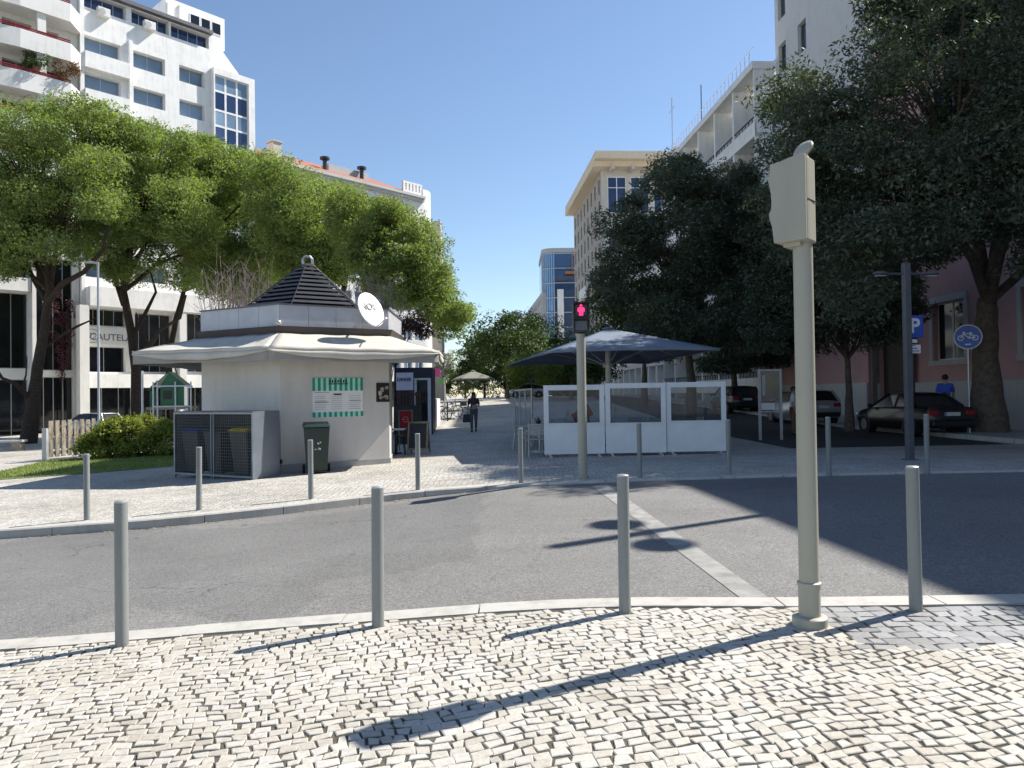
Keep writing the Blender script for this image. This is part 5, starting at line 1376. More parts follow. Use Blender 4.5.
tree('young_tree', 'young yellow green tree behind the side screens', b, [(0,0,0),(0,0,1.2),(0,0,c.z-b.z-.3)], crown_clumps((c.x,c.y,c.z), (1.2,1.0,.75), 12, .45, 51, .8), 5500, .06, m_lfY, m_barkr, .05, 51)
# hedge bush: many small leaves over a dark twiggy heart
hb0 = GP(118, 459); hb = Vector((hb0.x, hb0.y+1.2, hb0.z)); hw = 53/740*hb0.y; hh = zt(118, 417, hb0.y)-hb0.z
t = thing('hedge', 'rounded clipped green hedge beside the timber fence', 'hedge', hb)
core = MB()
r = random.Random(6)
for i in range(60):
    a = r.uniform(0, 2*PI); core.tube([(r.uniform(-hw,hw)*.6,r.uniform(-.5,.5),0),(r.uniform(-hw,hw)*.9,r.uniform(-.9,.9),hh*r.uniform(.5,.85))], [.02,.008], 5)
core.build('stems', m_bark, t)
cl = []
for i in range(70):
    u = r.uniform(-1,1); v = r.uniform(-1,1); top = hh*(1-.55*abs(u)**3.2-.18*v*v)*r.uniform(.94,1.04); z = r.choice((top-.22, top-.22, r.uniform(.2, max(.25, top-.3))))
    if z < top-.35: v = math.copysign(max(abs(v),.8), v)
    cl.append((Vector((u*(hw-.25), v*1.0, max(.18, z))), (.34,.34,.26), 1))
m_hl = leafmat('hedge leaves', (.12,.17,.035), (.34,.35,.08), .5)
leaves_obj('foliage', cl, 380, .05, m_hl, t, 77, flat=.6, aspect=.55)
# timber palisade fence by the hedge
pf0 = GP(47, 461); pf1 = Vector((AT(96,455,pf0.y+2.2).x, pf0.y+2.2, 0)); pf1.z = G(pf1.x, pf1.y)
dvv = (pf1-pf0).to_2d(); an = math.atan2(dvv.y, dvv.x); Ln = dvv.length
t = thing('timber_fence', 'weathered timber fence of upright boards left of the hedge', 'fence', pf0, an); hf = zt(50,421,pf0.y)-pf0.z
pk = MB(); n = 8
for i in range(n):
    x = (i+.5)*Ln/n; pk.b2((x-Ln/n*.33,-.04,.12),(x+Ln/n*.33,.0,hf+.02*math.sin(i*3)))
pk.build('board', m_wood, t, bevel=.008)
MB().b2((0,.002,hf*.62),(Ln,.05,hf*.72)).b2((0,.002,.2),(Ln,.05,.32)).build('rail', m_wood, t)
MB().b2((-.12,-.09,-.1),(-.02,.09,hf*.82)).build('post', m_grey, t)
# bench at the left edge
pb_ = GP(12, 451); t = thing('bench', 'low stone bench at the left edge beneath the big tree', 'bench', pb_, .15)
hb_ = zt(12,440,pb_.y)-pb_.z
MB().b2((-1.6,-.28,hb_-.1),(.55,.28,hb_)).build('seat', m_trim, t, bevel=.015)
for x in (-1.2,.25): MB().b2((x-.2,-.24,-.1),(x+.2,.24,hb_-.101)).build('support', m_wood, t, bevel=.01)
# playground tower
yp = 34; bp_ = base_at(167, yp); t = thing('playground_tower', 'green play house with white railings under the awning edge', 'play house', bp_, .2)
def LP(px, py): q = AT(px, py, yp)-bp_; return q.x, q.z
m_gpanel = M('green play panel', (.015,.12,.05), .45); m_wrail = M('white play rail', (.62,.64,.64), .4)
x0, z0 = LP(161,407); x1, z1 = LP(183,387); xa, za = LP(167,373); xd, zd = LP(148,390)
MB().xz([(x0,z0),(x1,z0),(x1,z1+.1),((x0+x1)/2-.15,za),(x0,z1+.1)], -.02, .02).build('house_front', m_gpanel, t)
MB().xz([(xd,z0),(x0-.25,z0),(x0-.25,z1+.35),(xd,z1)], .5, .54).build('house_side', m_gpanel, t)
f = MB().xz([((x0+x1)/2-.15,za+.06),(x1+.12,z1+.06),(x1+.12,z1),((x0+x1)/2-.15,za)], -.05, 1.2).xz([((x0+x1)/2-.15,za+.0),((x0+x1)/2-.15,za+.06),(x0-.5,z1-.1),(x0-.5,z1-.16)], -.05, 1.2)
f.build('roof', m_gpanel, t)
MB().b2((x0+.12,-.04,z0+.35),(x0+.5,-.021,z0+.75)).build('window', m_black, t)
rl = MB()
xr_, _ = LP(190,400)
for x in (x0-.28, x0-.1, xr_, (x0+xr_)/2): rl.tube([(x,-.12,-.1),(x,-.12,z1+.25)], .035, 8)
rl.tube([(xd-.15,-.1,-.1),(xd-.15,-.1,za+.1)], .05, 8)
for z in (z0+.02, z1+.05): rl.tube([(x0-.28,-.12,z),(xr_,-.12,z)], .035, 8)
for i in range(5): rl.tube([(x1+.05+i*.04,-.12,z0),(x1+.05+i*.04,-.12,z1)], .012, 6)
rl.build('railing', m_wrail, t)
MB().b2((xd,-.1,z0-.12),(xr_,1.2,z0-.001)).build('deck', m_wood, t)
sl = MB(); sl.tube([(xr_-.1,-.3,z0-.1),(x1-.2,-.5,z0-.55),(xd+.6,-.6,-.0)], .09, 8); sl.build('slide', m_wrail, t)
# ------------------------------------------------------------------ buildings
def wall_grid(mb, U0, U1, Z0, Z1, ops, th=.35, y0=0.0):
    us = sorted({U0, U1, *[q for o in ops for q in (o[0], o[1]) if U0 < q < U1]}); zs = sorted({Z0, Z1, *[q for o in ops for q in (o[2], o[3]) if Z0 < q < Z1]})
    for j in range(len(zs)-1):
        zc = (zs[j]+zs[j+1])/2; run = None
        for i in range(len(us)-1):
            uc = (us[i]+us[i+1])/2
            hole = any(o[0] < uc < o[1] and o[2] < zc < o[3] for o in ops)
            if not hole and run is None: run = us[i]
            if run is not None and (hole or i == len(us)-2):
                e = us[i] if hole else us[i+1]
                if e > run: mb.b2((run, y0, zs[j]), (e, y0+th, zs[j+1]))
                run = None
_wc = {}
def window(parent, u0, u1, z0, z1, y, mull, frm, gls, fw=.06, transom=False):
    w, h = round(u1-u0, 3), round(z1-z0, 3); key = (w, h, mull, frm.name, gls.name, fw, transom)
    if key not in _wc:
        f = MB().b2((0,-.03,0),(fw,.03,h)).b2((w-fw,-.03,0),(w,.03,h)).b2((fw,-.029,0),(w-fw,.029,fw)).b2((fw,-.029,h-fw),(w-fw,.029,h))
        for i in range(1, mull): x = w*i/mull; f.b2((x-fw*.45,-.028,fw),(x+fw*.45,.028,h-fw))
        if transom: f.b2((fw,-.026,h*.7-fw*.4),(w-fw,.026,h*.7+fw*.4))
        me = f.mesh('window'); me.materials.append(frm)
        p = MB().b2((fw*.5,-.004,fw*.5),(w-fw*.5,.012,h-fw*.5)).mesh('pane'); p.materials.append(gls); _wc[key] = (me, p)
    me, p = _wc[key]
    o = bpy.data.objects.new('window', me); C.objects.link(o); o.parent = parent; o.location = (u0, y, z0)
    q = bpy.data.objects.new('pane', p); C.objects.link(q); q.parent = o
    return o
def building(name, label, O, phi, Uw, H, depth, ops, wallm, frm, rec=.22, zb=-1.5, group=None, roofm=None, cat='building'):
    """ops: (u0,u1,z0,z1,mullions,glass). local X along the facade, Y into the house"""
    t = thing(name, label, cat, O, phi, group)
    th = max(.35, rec+.10); w = MB(); wall_grid(w, 0, Uw, zb, H, ops, th); w.build('wall', wallm, t)
    MB().b2((0,th+.002,zb),(Uw,depth,H-.25)).build('rear_block', wallm, t)
    for o in ops: 
        if len(o) > 4 and o[5] is not None: window(t, o[0], o[1], o[2], o[3], rec, o[4], frm, o[5])
    if roofm: MB().b2((-.05,.1,H-.24),(Uw+.05,depth,H-.05)).build('roof', roofm, t)
    return t
# ---- left street front: one line running away to the right
LO = Vector((-46.9, 43.4)); ld = Vector((.903, 1)).normalized(); lphi = math.atan2(ld.y, ld.x)
def lu(px):
    k = (px-512)/740*1.0-.0; k = dirv(px, 300)[0]/dirv(px, 300)[1]
    # LO + u*ld : x = k*y
    return (k*LO.y-LO.x)/(ld.x-k*ld.y)
def lz(px, py):
    u = lu(px); y = LO.y+u*ld.y; return zt(px, py, y)
u80, u84, u133, u212, u251 = lu(80), lu(84), lu(132), lu(212), lu(251)
sh = 2.97; zt1 = lz(136, 50)      # top of the uppermost window row
ops = []
cols = [(lu(85), lu(122.5)), (lu(135), lu(167)), (lu(181), lu(206.5))]
for r_ in range(9):
    z1 = zt1-r_*sh; z0 = z1-1.42
    if z0 < 11: break
    for a, b in cols: ops.append((a-u80, b-u80, z0, z1, 2, m_glass))
# ribbon under the eaves
zr0, zr1 = lz(135, 23), lz(135, 9)
for a, b, n in ((84,128,4),(133.5,171,4),(173,211,4)): ops.append((lu(a)-u80, lu(b)-u80, zr0, zr1, n, m_bglass))
# first floors: dark ribbon and shop fronts
ops.append((lu(84.5)-u80, lu(126)-u80, lz(90,325), lz(90,308), 4, m_dglass))
ops.append((lu(84.5)-u80, lu(126)-u80, lz(90,372), lz(90,346), 2, m_dglass))
ops.append((lu(130)-u80, lu(172)-u80, lz(140,372), lz(140,313), 4, m_dglass))
ops.append((lu(182)-u80, lu(212)-u80, lz(190,372), lz(190,313), 4, m_dglass))
ops.append((lu(86)-u80, lu(211)-u80, -1.2, lz(90,386), 8, m_dglass))
Lp = LO+ld*u80
bl = building('office_block', 'tall white office block with recessed blue windows and a glazed corner bay', (Lp.x, Lp.y, 0), lphi, u212-u80+.3, lz(135,2), 14, ops, m_white, m_alu, .55)
Hb = lz(135, 2)
def lud(px, d):
    k = dirv(px, 300)[0]/dirv(px, 300)[1]; ox, oy = LO.x-ld.y*d, LO.y+ld.x*d
    return (k*oy-ox)/(ld.x-k*ld.y)
def lzd(px, py, d): return zt(px, py, LO.y+ld.x*d+ld.y*lud(px, d))
MB().b2((u212-u80+.302,0,-1.5),(u251-u80,13,lz(213,75)+.55)).build('bay_wall', m_white, bl)
pr = MB()
for a, b in ((80.2,84.3),(129.5,133)): pr.b2((lu(a)-u80,-.35,-1.4),(lu(b)-u80,-.002,Hb-3.4 if a > 100 else Hb))
pr.build('fin', m_white, bl)
for r_ in range(8):
    z1 = zt1-r_*sh-1.42
    if z1 < 12: break
    MB().b2((lu(84.4)-u80,-.55,z1-1.32),(lu(129.4)-u80,-.002,z1-.06)).build('spandrel', m_white, bl)
ev = MB().b2((lu(84)-u80,-.5,zr1+.08),(lu(213)-u80,.5,zr1+.38)); ev.build('eaves', M('dark eaves edge', (.10,.10,.11), .5), bl)
ac = [(104,14),(150,27)]
for px, py in ac:
    u = lu(px)-u80; z = lz(px, py); o = MB().b2((u-.45,-.5,z-.35),(u+.45,-.002,z+.35)).build('air_conditioner', m_offwhite, bl, bevel=.03)
    MB().tube([(u-.15,-.515,z),(u-.15,-.503,z)], .25, 16).build('fan_grille', m_grey, o)
ph = MB().b2((lud(168,2.2)-u80,2.2,Hb-.3),(lud(227,2.2)-u80,9,lzd(200,9,2.2))).b2((lud(170,2)-u80,2.0,Hb-.3),(lud(176,2)-u80,2.2,lzd(172,2,2))).b2((lud(182,2)-u80,2.0,Hb-.3),(lud(186,2)-u80,2.2,lzd(184,5,2)))
pho = ph.build('penthouse', m_white, bl)
zp0, zp1 = lzd(208, 31, 2.2), lzd(208, 19, 2.2)
for k in range(3):
    wv_ = (lud(224,2.2)-lud(192,2.2))/3; u = lud(192,2.2)-u80+k*wv_; window(pho, u, u+wv_-.08, zp0, zp1, 2.17, 1, m_wframe, m_dglass)
MB().xz([(u212-u80+.31,lz(213,75)+.56),(u251-u80-.3,lz(213,75)+.56),(lu(227)-u80,lz(227,50)),(u212-u80+.31,lz(214,43))], .4, 8).build('sloping_roof', m_white, bl)
# glazed bay
gb = MB(); ua, ub = lu(213)-u80, lu(249)-u80; zA, zB = lz(214,75), 12.0
gb.b2((ua,-.5,zB-2),(ua+.12,-.003,zA+.6)).b2((ub-.1,-.5,zB-2),(ub+.5,-.003,zA+.6)).b2((ua+.12,-.5,zA),(ub-.1,-.003,zA+.6))
bay = gb.build('bay_frame', m_white, bl)
n = 0; z = zA; row = 0
while z > zB:
    h = 1.72 if row % 2 == 1 else 1.42
    for c_i in range(3):
        w_ = (ub-ua-.22)/3; window(bay, ua+.12+c_i*w_, ua+.12+(c_i+1)*w_, z-h, z, -.25, 1, m_wframe, m_bglass if row % 2 == 1 else m_lglass, .09)
    z -= h; row += 1
# bands, heart sign
zb0, zb1 = lz(90, 307), lz(90, 288)
MB().b2((lu(84.4)-u80,-1.3,zb0),(lu(215)-u80,-.003,zb1)).build('balcony_band', m_white, bl)
MB().b2((lu(84.5)-u80,-.9,lz(90,388)),(lu(215)-u80,-.003,lz(90,374))).build('canopy', m_white, bl)
for a, b in ((74,83.5),(173,180),(211,215)): MB().b2((lu(a)-u80,-1.25,-1.5),(lu(b)-u80,-.36,zb0-.003)).build('column', m_offwhite, bl)
t = thing('heart_sign', 'white sign with a heart in a circle and grey letters', 'sign', (Lp.x, Lp.y, 0), lphi)
ua, ub = lu(85)-u80, lu(126)-u80; za, zc_ = lz(90,344), lz(90,326.5)
MB().b2((ua,-.16,za),(ub,-.004,zc_)).build('sign_plate', M('white sign sheet', (.68,.68,.66), .5), t)
cx, cz = lu(91)-u80, (za+zc_)/2-.05; R_ = (zc_-za)*.40
em = MB(); ring(em, (cx,cz), R_*.93, R_, -.175, -.162, 32)
hp_ = []
for k in range(28):
    a = 2*PI*k/28; hp_.append((16*math.sin(a)**3, 13*math.cos(a)-5*math.cos(2*a)-2*math.cos(3*a)-math.cos(4*a)))
k_ = R_*.034
for i in range(28):
    j = (i+1) % 28
    bar(em, (cx+hp_[i][0]*k_, cz+hp_[i][1]*k_), (cx+hp_[j][0]*k_, cz+hp_[j][1]*k_), R_*.09, -.175, -.162)
em.build('emblem', M('grey sign print', (.13,.13,.13), .6), t)
text(t, 'CAUTELA', .74, ((lu(97)+lu(123))/2-u80,-.165,cz-.08), (PI/2,0,0), M('grey sign print', (.13,.13,.13), .6), bold=.01)
# ---- balcony block on the far left
u0 = lu(-60); Lq = LO+ld*u0; UW = u80-u0-.05
ops = []; zf = lz(40, 106)
floors = []
for k in range(-1, 12):
    floors.append(zt(14, 28, LO.y+ld.y*lu(14)-1.3)-3.04*k)
HB = lz(40,-40)
for k, z in enumerate(floors):
    if z-1.4 < 13: continue
    for a, b in ((-38,-12),(3,33),(38,60)): ops.append((lu(a)-u0, lu(b)-u0, z-.9, z+1.3, 2, m_dglass))
ops.append((lu(-40)-u0, lu(28)-u0, 10.8, 14.5, 3, m_dglass)); ops.append((lu(-40)-u0, lu(28)-u0, 4.0, 9.6, 4, m_dglass)); ops.append((lu(-40)-u0, lu(28)-u0, -1.0, 3.2, 4, m_dglass))
ops.append((lu(34)-u0, lu(73)-u0, 3.9, 12.5, 4, m_dglass)); ops.append((lu(34)-u0, lu(73)-u0, -1.0, 3.4, 4, m_dglass))
bb_ = building('apartment_block', 'white apartment block with faceted balconies and red railings', (Lq.x, Lq.y, 0), lphi, UW, HB, 13, ops, m_offwhite, m_alu, .3)
m_redrail = M('dark red railing', (.22,.02,.03), .45)
xs_ = [lu(-70)-u0, lu(14)-u0, lu(64)-u0, lu(80)-u0]
for k, z in enumerate(floors):
    zb0 = z-.62
    if zb0 < 13: continue
    b = MB(); ys = [-1.0,-1.9,-1.9,-.5]; zt_ = zb0+.0; h = 1.55
    P = [(xs_[0],ys[0]),(xs_[1],ys[1]),(xs_[2],ys[2]),(xs_[3],ys[3])]
    b.prism(P+[(xs_[3],-.003),(xs_[0],-.003)], zt_-.75, zt_-.55)
    for i in range(3):
        a, c = Vector(P[i]), Vector(P[i+1]); nn = Vector(((c-a).y, -(c-a).x)).normalized()*-.14
        b.add([(*a,zt_-.549),(*c,zt_-.549),(*(c+nn),zt_-.549),(*(a+nn),zt_-.549),(*a,zt_+.62),(*c,zt_+.62),(*(c+nn),zt_+.62),(*(a+nn),zt_+.62)], [(0,1,5,4),(2,3,7,6),(4,5,6,7),(0,3,2,1),(0,4,7,3),(1,2,6,5)])
    bo = b.build('balcony', m_offwhite, bb_)
    r_ = MB()
    for zz in (.72,.86): r_.tube([(P[1][0]-4.5,-1.7,zt_+zz),(P[1][0],P[1][1]+.1,zt_+zz),(P[2][0],P[2][1]+.1,zt_+zz)], .05, 6)
    r_.build('railing', m_redrail, bo)
    u = lu(36)-u0; MB().b2((u-.28,-1.75,zt_+.621),(u+.28,-1.3,zt_+2.29)).build('pillar', m_offwhite, bo)
MB().b2((lu(29)-u0,-.8,-1.5),(lu(33)-u0,-.003,13)).build('column', m_offwhite, bb_)
for q0, q1 in ((9.7,10.7),(14.6,16)): MB().b2((lu(-45)-u0,-.7,q0),(lu(28)-u0,-.004,q1)).build('band', m_offwhite, bb_)
# magenta leaf shapes stand in for pinkish reflections in the tall shop window
t = thing('climbing_plant', 'magenta leaf shapes standing in for reflections in the dark shop window', 'plant', (Lq.x, Lq.y, 0), lphi)
cl = [(Vector((lu(60)-u0+rnd.uniform(-.6,.8)*(.4+q/40), -.25, 3.6+q*.17+rnd.uniform(-.3,.3))), (.32,.10,.38), 1) for q in range(36)]
leaves_obj('foliage', cl, 45, .09, leafmat('magenta bracts', (.07,.025,.035), (.17,.06,.095), .3), t, 4)
MB().tube([(lu(60)-u0,-.2,-1),(lu(60)-u0+.1,-.22,9)], .04, 6).build('stem', m_bark, t)
# balcony plants
for px, py, y_, sd3, lab, c1, c2 in ((60,74,0,1,'rusty brown shrub spilling over the upper balcony',(.12,.06,.03),(.22,.12,.05)),(31,60,0,2,'green potted plant on the lower balcony',(.04,.07,.02),(.09,.13,.04))):
    p = LO+ld*lu(px); nrm = Vector((ld.y,-ld.x)); p = p+nrm*1.6; q = Vector((p.x,p.y,zt(px, py, p.y)))
    t = thing('balcony_plant', lab, 'plant', q); cl = [(Vector((rnd.uniform(-.8,.8), rnd.uniform(-.4,.4), rnd.uniform(-.6,.6))), (.5,.5,.4), 1) for _ in range(9)]
    leaves_obj('foliage', cl, 130, .09, leafmat('balcony leaves %d' % sd3, c1, c2, .3), t, sd3); MB().lathe([(.2,-1.1),(.3,-.6)], 12).build('pot', m_tile, t)
# ---- long white block with the red roof
u1, u2 = lu(252.5), lu(424); Lr = LO+ld*u1; UW = u2-u1; HR = lz(300, 169.5)
ops = []
for z0 in (4.6,7.8,11.0,14.2,17.4):
    n = 13
    for i in range(n):
        c = (i+.5)*UW/n; ops.append((c-.6, c+.6, z0, z0+1.6, 2, m_glass))
for i in range(8): ops.append((i*UW/8+.4, (i+1)*UW/8-.4, -1, 3.2, 2, m_dglass))
br = building('corner_block', 'long white block with red tiled roof and rounded white corner', (Lr.x, Lr.y, 0), lphi, UW, HR, 12, ops, m_white, m_wframe, .2)
MB().b2((-.3,-.55,HR+.001),(UW,.6,HR+.28)).b2((-.3,-.35,HR-.35),(UW,-.003,HR)).build('cornice', m_trim, br)
rf = MB(); rf.add([(-.2,-.4,HR+.285),(UW-1.5,-.4,HR+.285),(UW-4,5.5,HR+3.0),(-.2,5.5,HR+3.0),(-.2,11.5,HR+.285),(UW-1.5,11.5,HR+.285)], [(0,1,2,3),(3,2,5,4),(1,5,2),(0,3,4),(0,4,5,1)])
rfo = rf.build('roof', m_tile, br)
for px, w_, h_, m_ in ((284,.9,1.9,m_beige),(296,1.2,.7,m_grey)):
    u = lu(px)-u1; o = MB().b2((u-w_/2,.9,HR+.2),(u+w_/2,2.0,HR+.6+h_)).build('chimney', m_, rfo); MB().b2((u-w_/2-.1,.8,HR+.6+h_+.001),(u+w_/2+.1,2.1,HR+.75+h_)).build('chimney_cap', m_grey, rfo)
for px in (337.5,374.5):
    u = lu(px)-u1; MB().lathe([(.22,0),(.22,1.6),(.5,1.62),(.5,1.85),(0,1.95)], 12, (u,2.0,HR+.8)).build('vent_pipe', m_darkmetal, rfo)
u = lu(360)-u1; MB().b2((u-2,2.5,HR+.4),(u+3.2,5,HR+2.3)).build('roof_box', m_grey, rfo)
# rounded corner turning into the street
cr = MB(); R_ = 2.6; n = 14; ptsO = []
for k in range(n+1):
    a = -PI/2+(PI*.42)*k/n; ptsO.append((UW+R_*math.cos(a)*1.0, R_+R_*math.sin(a)))
cr.prism([(UW,3)]+[(UW,0.0)]+ptsO[1:]+[(UW+R_*.9,6),(UW,6)], -1.5, HR+1.25)
cr.build('rounded_corner', m_white, br)
pp = MB(); ua, ub = lu(405)-u1, lu(424)-u1
pp.b2((ua,.05,HR+.281),(ub-.002,.35,HR+.7)).b2((ua,.05,HR+1.5),(ub-.002,.35,HR+1.7))
for i in range(6): q = ua+(ub-ua-.35)*i/5; pp.b2((q,.051,HR+.7),(q+.3,.349,HR+1.5))
pp.build('slotted_parapet', m_white, br)
# next houses along the left side of the street
sdir = Vector((-.0635, 1)).normalized()
def street_house(label, side, x0, y0, Ln, H, wallm, cols_, rows, z00, sh_, ww, wh, gls, frm=m_alu, depth=14, name='street_house', mull=1):
    """side=-1: left of the street (facing +x); side=1: right (facing -x)"""
    if side < 0: phi = math.atan2(sdir.y, sdir.x); O = Vector((x0, y0))
    else: phi = math.atan2(-sdir.y, -sdir.x); O = Vector((x0, y0))+sdir*Ln; 
    if side > 0: O = Vector((x0-.0635*Ln, y0+Ln))
    ops = []
    for r_ in range(rows):
        for c in range(cols_):
            cc = (c+.5)*Ln/cols_; ops.append((cc-ww/2, cc+ww/2, z00+r_*sh_, z00+r_*sh_+wh, mull, gls))
    return building(name, label, (O.x, O.y, 0), phi, Ln, H, depth, ops, wallm, frm), ops
e = LO+ld*(u2+1.2)
street_house('pale house front receding past the rounded corner', -1, e.x+.35, e.y+8, 12, 23.8, m_beige, 3, 6, 3, 3, 1.4, 1.5, m_glass)
street_house('farther pale house on the left of the street', -1, e.x-3.6, e.y+46, 40, 12, m_offwhite, 7, 3, 3, 3, 1.6, 1.6, m_glass)
# ---- right street front
RX = lambda y: 19-.0635*y
def ry(px):
    k = dirv(px, 300)[0]/dirv(px, 300)[1]; return 19/(k+.0635)
# pink house nearest
HP = 17.6; yA, yB = -8.0, 34.0; Ln = yB-yA; O = Vector((RX(yB), yB)); rphi = math.atan2(-1, .0635)
def ru(y): return (yB-y)*math.hypot(1, .0635)
ops = []
wy = [ry(945)+1.05, ry(972)]
for yc in [29.0, 24.2, 19.5, 14.5, 9.5, 4.5, -.5]:
    for z0 in (2.7,7.0,11.2): 
        if z0 == 2.7 or True: ops.append((ru(yc)-.95, ru(yc)+.95, z0, z0+2.3, 2, m_dglass))
yd = ry(894); ops = [o for o in ops if not (o[0] < ru(yd)+1.6 and o[1] > ru(yd)-1.6 and o[2] < 5)]
ops.append((ru(yd)-1.25, ru(yd)+1.25, -1.2, 4.2, 1, None))
pk_ = building('pink_house', 'pink house with pale stone plinth and arched dark doorway', (O.x, O.y, 0), rphi, Ln*1.002, HP, 14, ops, m_pink, m_wframe, .22)
pl = MB(); wall_grid(pl, 0, Ln, -1.5, 1.85, [(ru(yd)-1.25, ru(yd)+1.25, -1.5, 1.9)], .12, -.12); pl.build('plinth', m_trim, pk_)
for o in ops:
    if o[5] is None: continue
    tm = MB().b2((o[0]-.22,-.10,o[2]-.2),(o[1]+.22,-.003,o[2]-.002)).b2((o[0]-.2,-.06,o[2]),(o[0]-.002,-.003,o[3])).b2((o[1]+.002,-.06,o[2]),(o[1]+.2,-.003,o[3])).b2((o[0]-.2,-.08,o[3]+.002),(o[1]+.2,-.003,o[3]+.25)); tm.build('window_surround', m_trim, pk_)
ar = MB(); c = ru(yd)
for k in range(12):
    a0, a1 = PI*k/12, PI*(k+1)/12
    ar.xz([(c+1.25*math.cos(a0),3.6+1.1*math.sin(a0)),(c+1.6*math.cos(a0),3.6+1.45*math.sin(a0)),(c+1.6*math.cos(a1),3.6+1.45*math.sin(a1)),(c+1.25*math.cos(a1),3.6+1.1*math.sin(a1))], -.14, -.003)
ar.b2((c-1.6,-.14,-1.3),(c-1.252,-.125,3.6)).b2((c+1.252,-.14,-1.3),(c+1.6,-.125,3.6)).build('door_arch', M('dark stone arch', (.07,.05,.05), .8), pk_)
MB().b2((c-1.25,.2,-1.2),(c+1.25,.28,4.2)).build('door', M('dark door', (.035,.022,.02), .6), pk_)
MB().b2((0,-.4,HP-.5),(Ln,-.002,HP)).build('cornice', m_trim, pk_)
# tower
yT0, yT1 = 34.6, ry(780); LnT = yT1-yT0
ops = []
for z0 in (2.9,6.4,10.8,14.2,17.6,20.4,23.6,26.8,30): 
    for yc in (ry(787), ry(807)): ops.append((yT1-yc-.5, yT1-yc+.5, z0, z0+1.7, 1, m_dglass))
ops.append((yT1-ry(840), yT1-ry(822), 20.0, 33, 2, m_bglass))
tw = building('tower_block', 'tall pale grey tower rising above the big dark tree', (RX(yT1), yT1, 0), rphi, LnT, 36, 16, ops, grime('pale grey tower render', (.58,.57,.56), amt=.25), m_alu, .2)
bs = MB(); wall_grid(bs, 0, LnT, -1.5, 8.6, [(o[0]-.05, o[1]+.05, o[2]-.05, o[3]+.05) for o in ops], .12, -.122); bs.build('pink_base', m_pink, tw)
bs = MB(); wall_grid(bs, 0, LnT, -1.5, 1.9, [], .1, -.225); bs.build('plinth', m_trim, tw)
# balcony block
y0, y1 = ry(780)+.1, 66.0; HL = zt(735, 106, ry(735))-.9; LnB = y1-y0
ops = []; nb = 6
for r_ in range(6):
    z = HL-1.2-r_*3.1
    for c in range(nb): ops.append((LnB*c/nb+.25, LnB*(c+1)/nb-.25, z-2.2, z+.3, 2, m_dglass))
bk_ = building('balcony_block', 'long white block with deep balconies and roof railing', (RX(y1), y1, 0), rphi, LnB, HL, 14, ops, m_white, m_alu, 1.0, group=None)
for r_ in range(6):
    z = HL-1.2-r_*3.1-2.2
    b = MB().b2((0,-1.3,z-.35),(LnB,-.003,z-.15)).b2((0,-1.3,z-.149),(LnB,-1.18,z+.55)); o = b.build('balcony', m_white, bk_)
    r2 = MB().b2((0,-1.27,z+.85),(LnB,-1.21,z+.92))
    for i in range(40): r2.b2((LnB*i/40,-1.26,z+.55),(LnB*i/40+.03,-1.22,z+.85))
    r2.build('railing', m_darkmetal, o)
fn = MB()
for c in range(nb+1): fn.b2((max(0,LnB*c/nb-.12),-1.29,-1),(min(LnB,LnB*c/nb+.12),-.004,HL+.3))
fn.b2((-.1,-1.45,HL+.301),(LnB+.1,.5,HL+.75)).build('fin', m_white, bk_)
rg2 = MB()
for i in range(30): rg2.b2((LnB*i/30,-1.3,HL+.75),(LnB*i/30+.03,-1.27,HL+1.6))
rg2.b2((0,-1.30,HL+1.6),(LnB,-1.26,HL+1.64)).build('roof_railing', m_alu, bk_)
MB().tube([(3,-1,HL+.7),(3,-1,HL+6)], .04, 5).tube([(2.2,-1,HL+5),(3.8,-1,HL+5)], .03, 5).build('aerial', m_alu, bk_)
# block between, mostly behind trees
b_, _o = street_house('pale block with ground floor columns behind the dark trees', 1, RX(66.2), 66.2, 33, 19, m_offwhite, 9, 5, 5, 3, 1.6, 1.5, m_dglass)
cm = MB()
for i in range(12): cm.b2((i*2.9,-.9,-1),(i*2.9+.5,-.3,4.1))
cm.b2((0,-.95,4.101),(33,-.004,4.6)).build('colonnade', m_white, b_)
# mid building with the overhanging cornice
yM0, yM1 = ry(603), ry(575); LnM = yM1-yM0; HM = zt(603, 172, yM0)+.9
ops = []
ncol = 8; nrow = 10
for r_ in range(nrow):
    for c in range(ncol): ops.append((LnM*(c+.5)/ncol-.55, LnM*(c+.5)/ncol+.55, HM-3.6-r_*2.9, HM-1.6-r_*2.9, 1, m_dglass))
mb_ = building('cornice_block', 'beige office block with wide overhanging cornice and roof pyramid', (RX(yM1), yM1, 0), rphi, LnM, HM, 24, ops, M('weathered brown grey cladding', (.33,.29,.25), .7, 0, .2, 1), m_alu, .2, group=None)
# its end wall that faces us
ew = MB(); x0 = LnM
of = []
for k in range(7): of.append((.8+k*3.2, 3.4+k*3.2, HM-6.6, HM-1.6, 2, m_bglass)); of.append((.8+k*3.2, 3.4+k*3.2, HM-13.5, HM-8.5, 2, m_bglass)); of.append((.8+k*3.2, 3.4+k*3.2, HM-20.5, HM-15.5, 2, m_bglass))
en = thing('end_wall', None, None); en.parent = mb_; en.location = (LnM+.36, 0, 0); en.rotation_euler = (0,0,PI/2)
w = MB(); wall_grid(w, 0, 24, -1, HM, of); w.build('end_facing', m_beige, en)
for o in of: 
    ww = window(en, o[0], o[1], o[2], o[3], .15, 2, m_wframe, m_bglass, .12, True)
cn = MB().prism([(-1,-1.3),(LnM+3.2,-1.3),(LnM+3.2,9),(LnM+4.6,9),(LnM+4.6,25),(-1,25)], HM+.001, HM+1.0)
cn.prism([(-.5,-1.4),(LnM+2,-1.4),(LnM+2,24),(-.5,24)], HM-.7, HM); cn.build('cornice', grime('cream cornice', (.62,.52,.38), amt=.25), mb_)
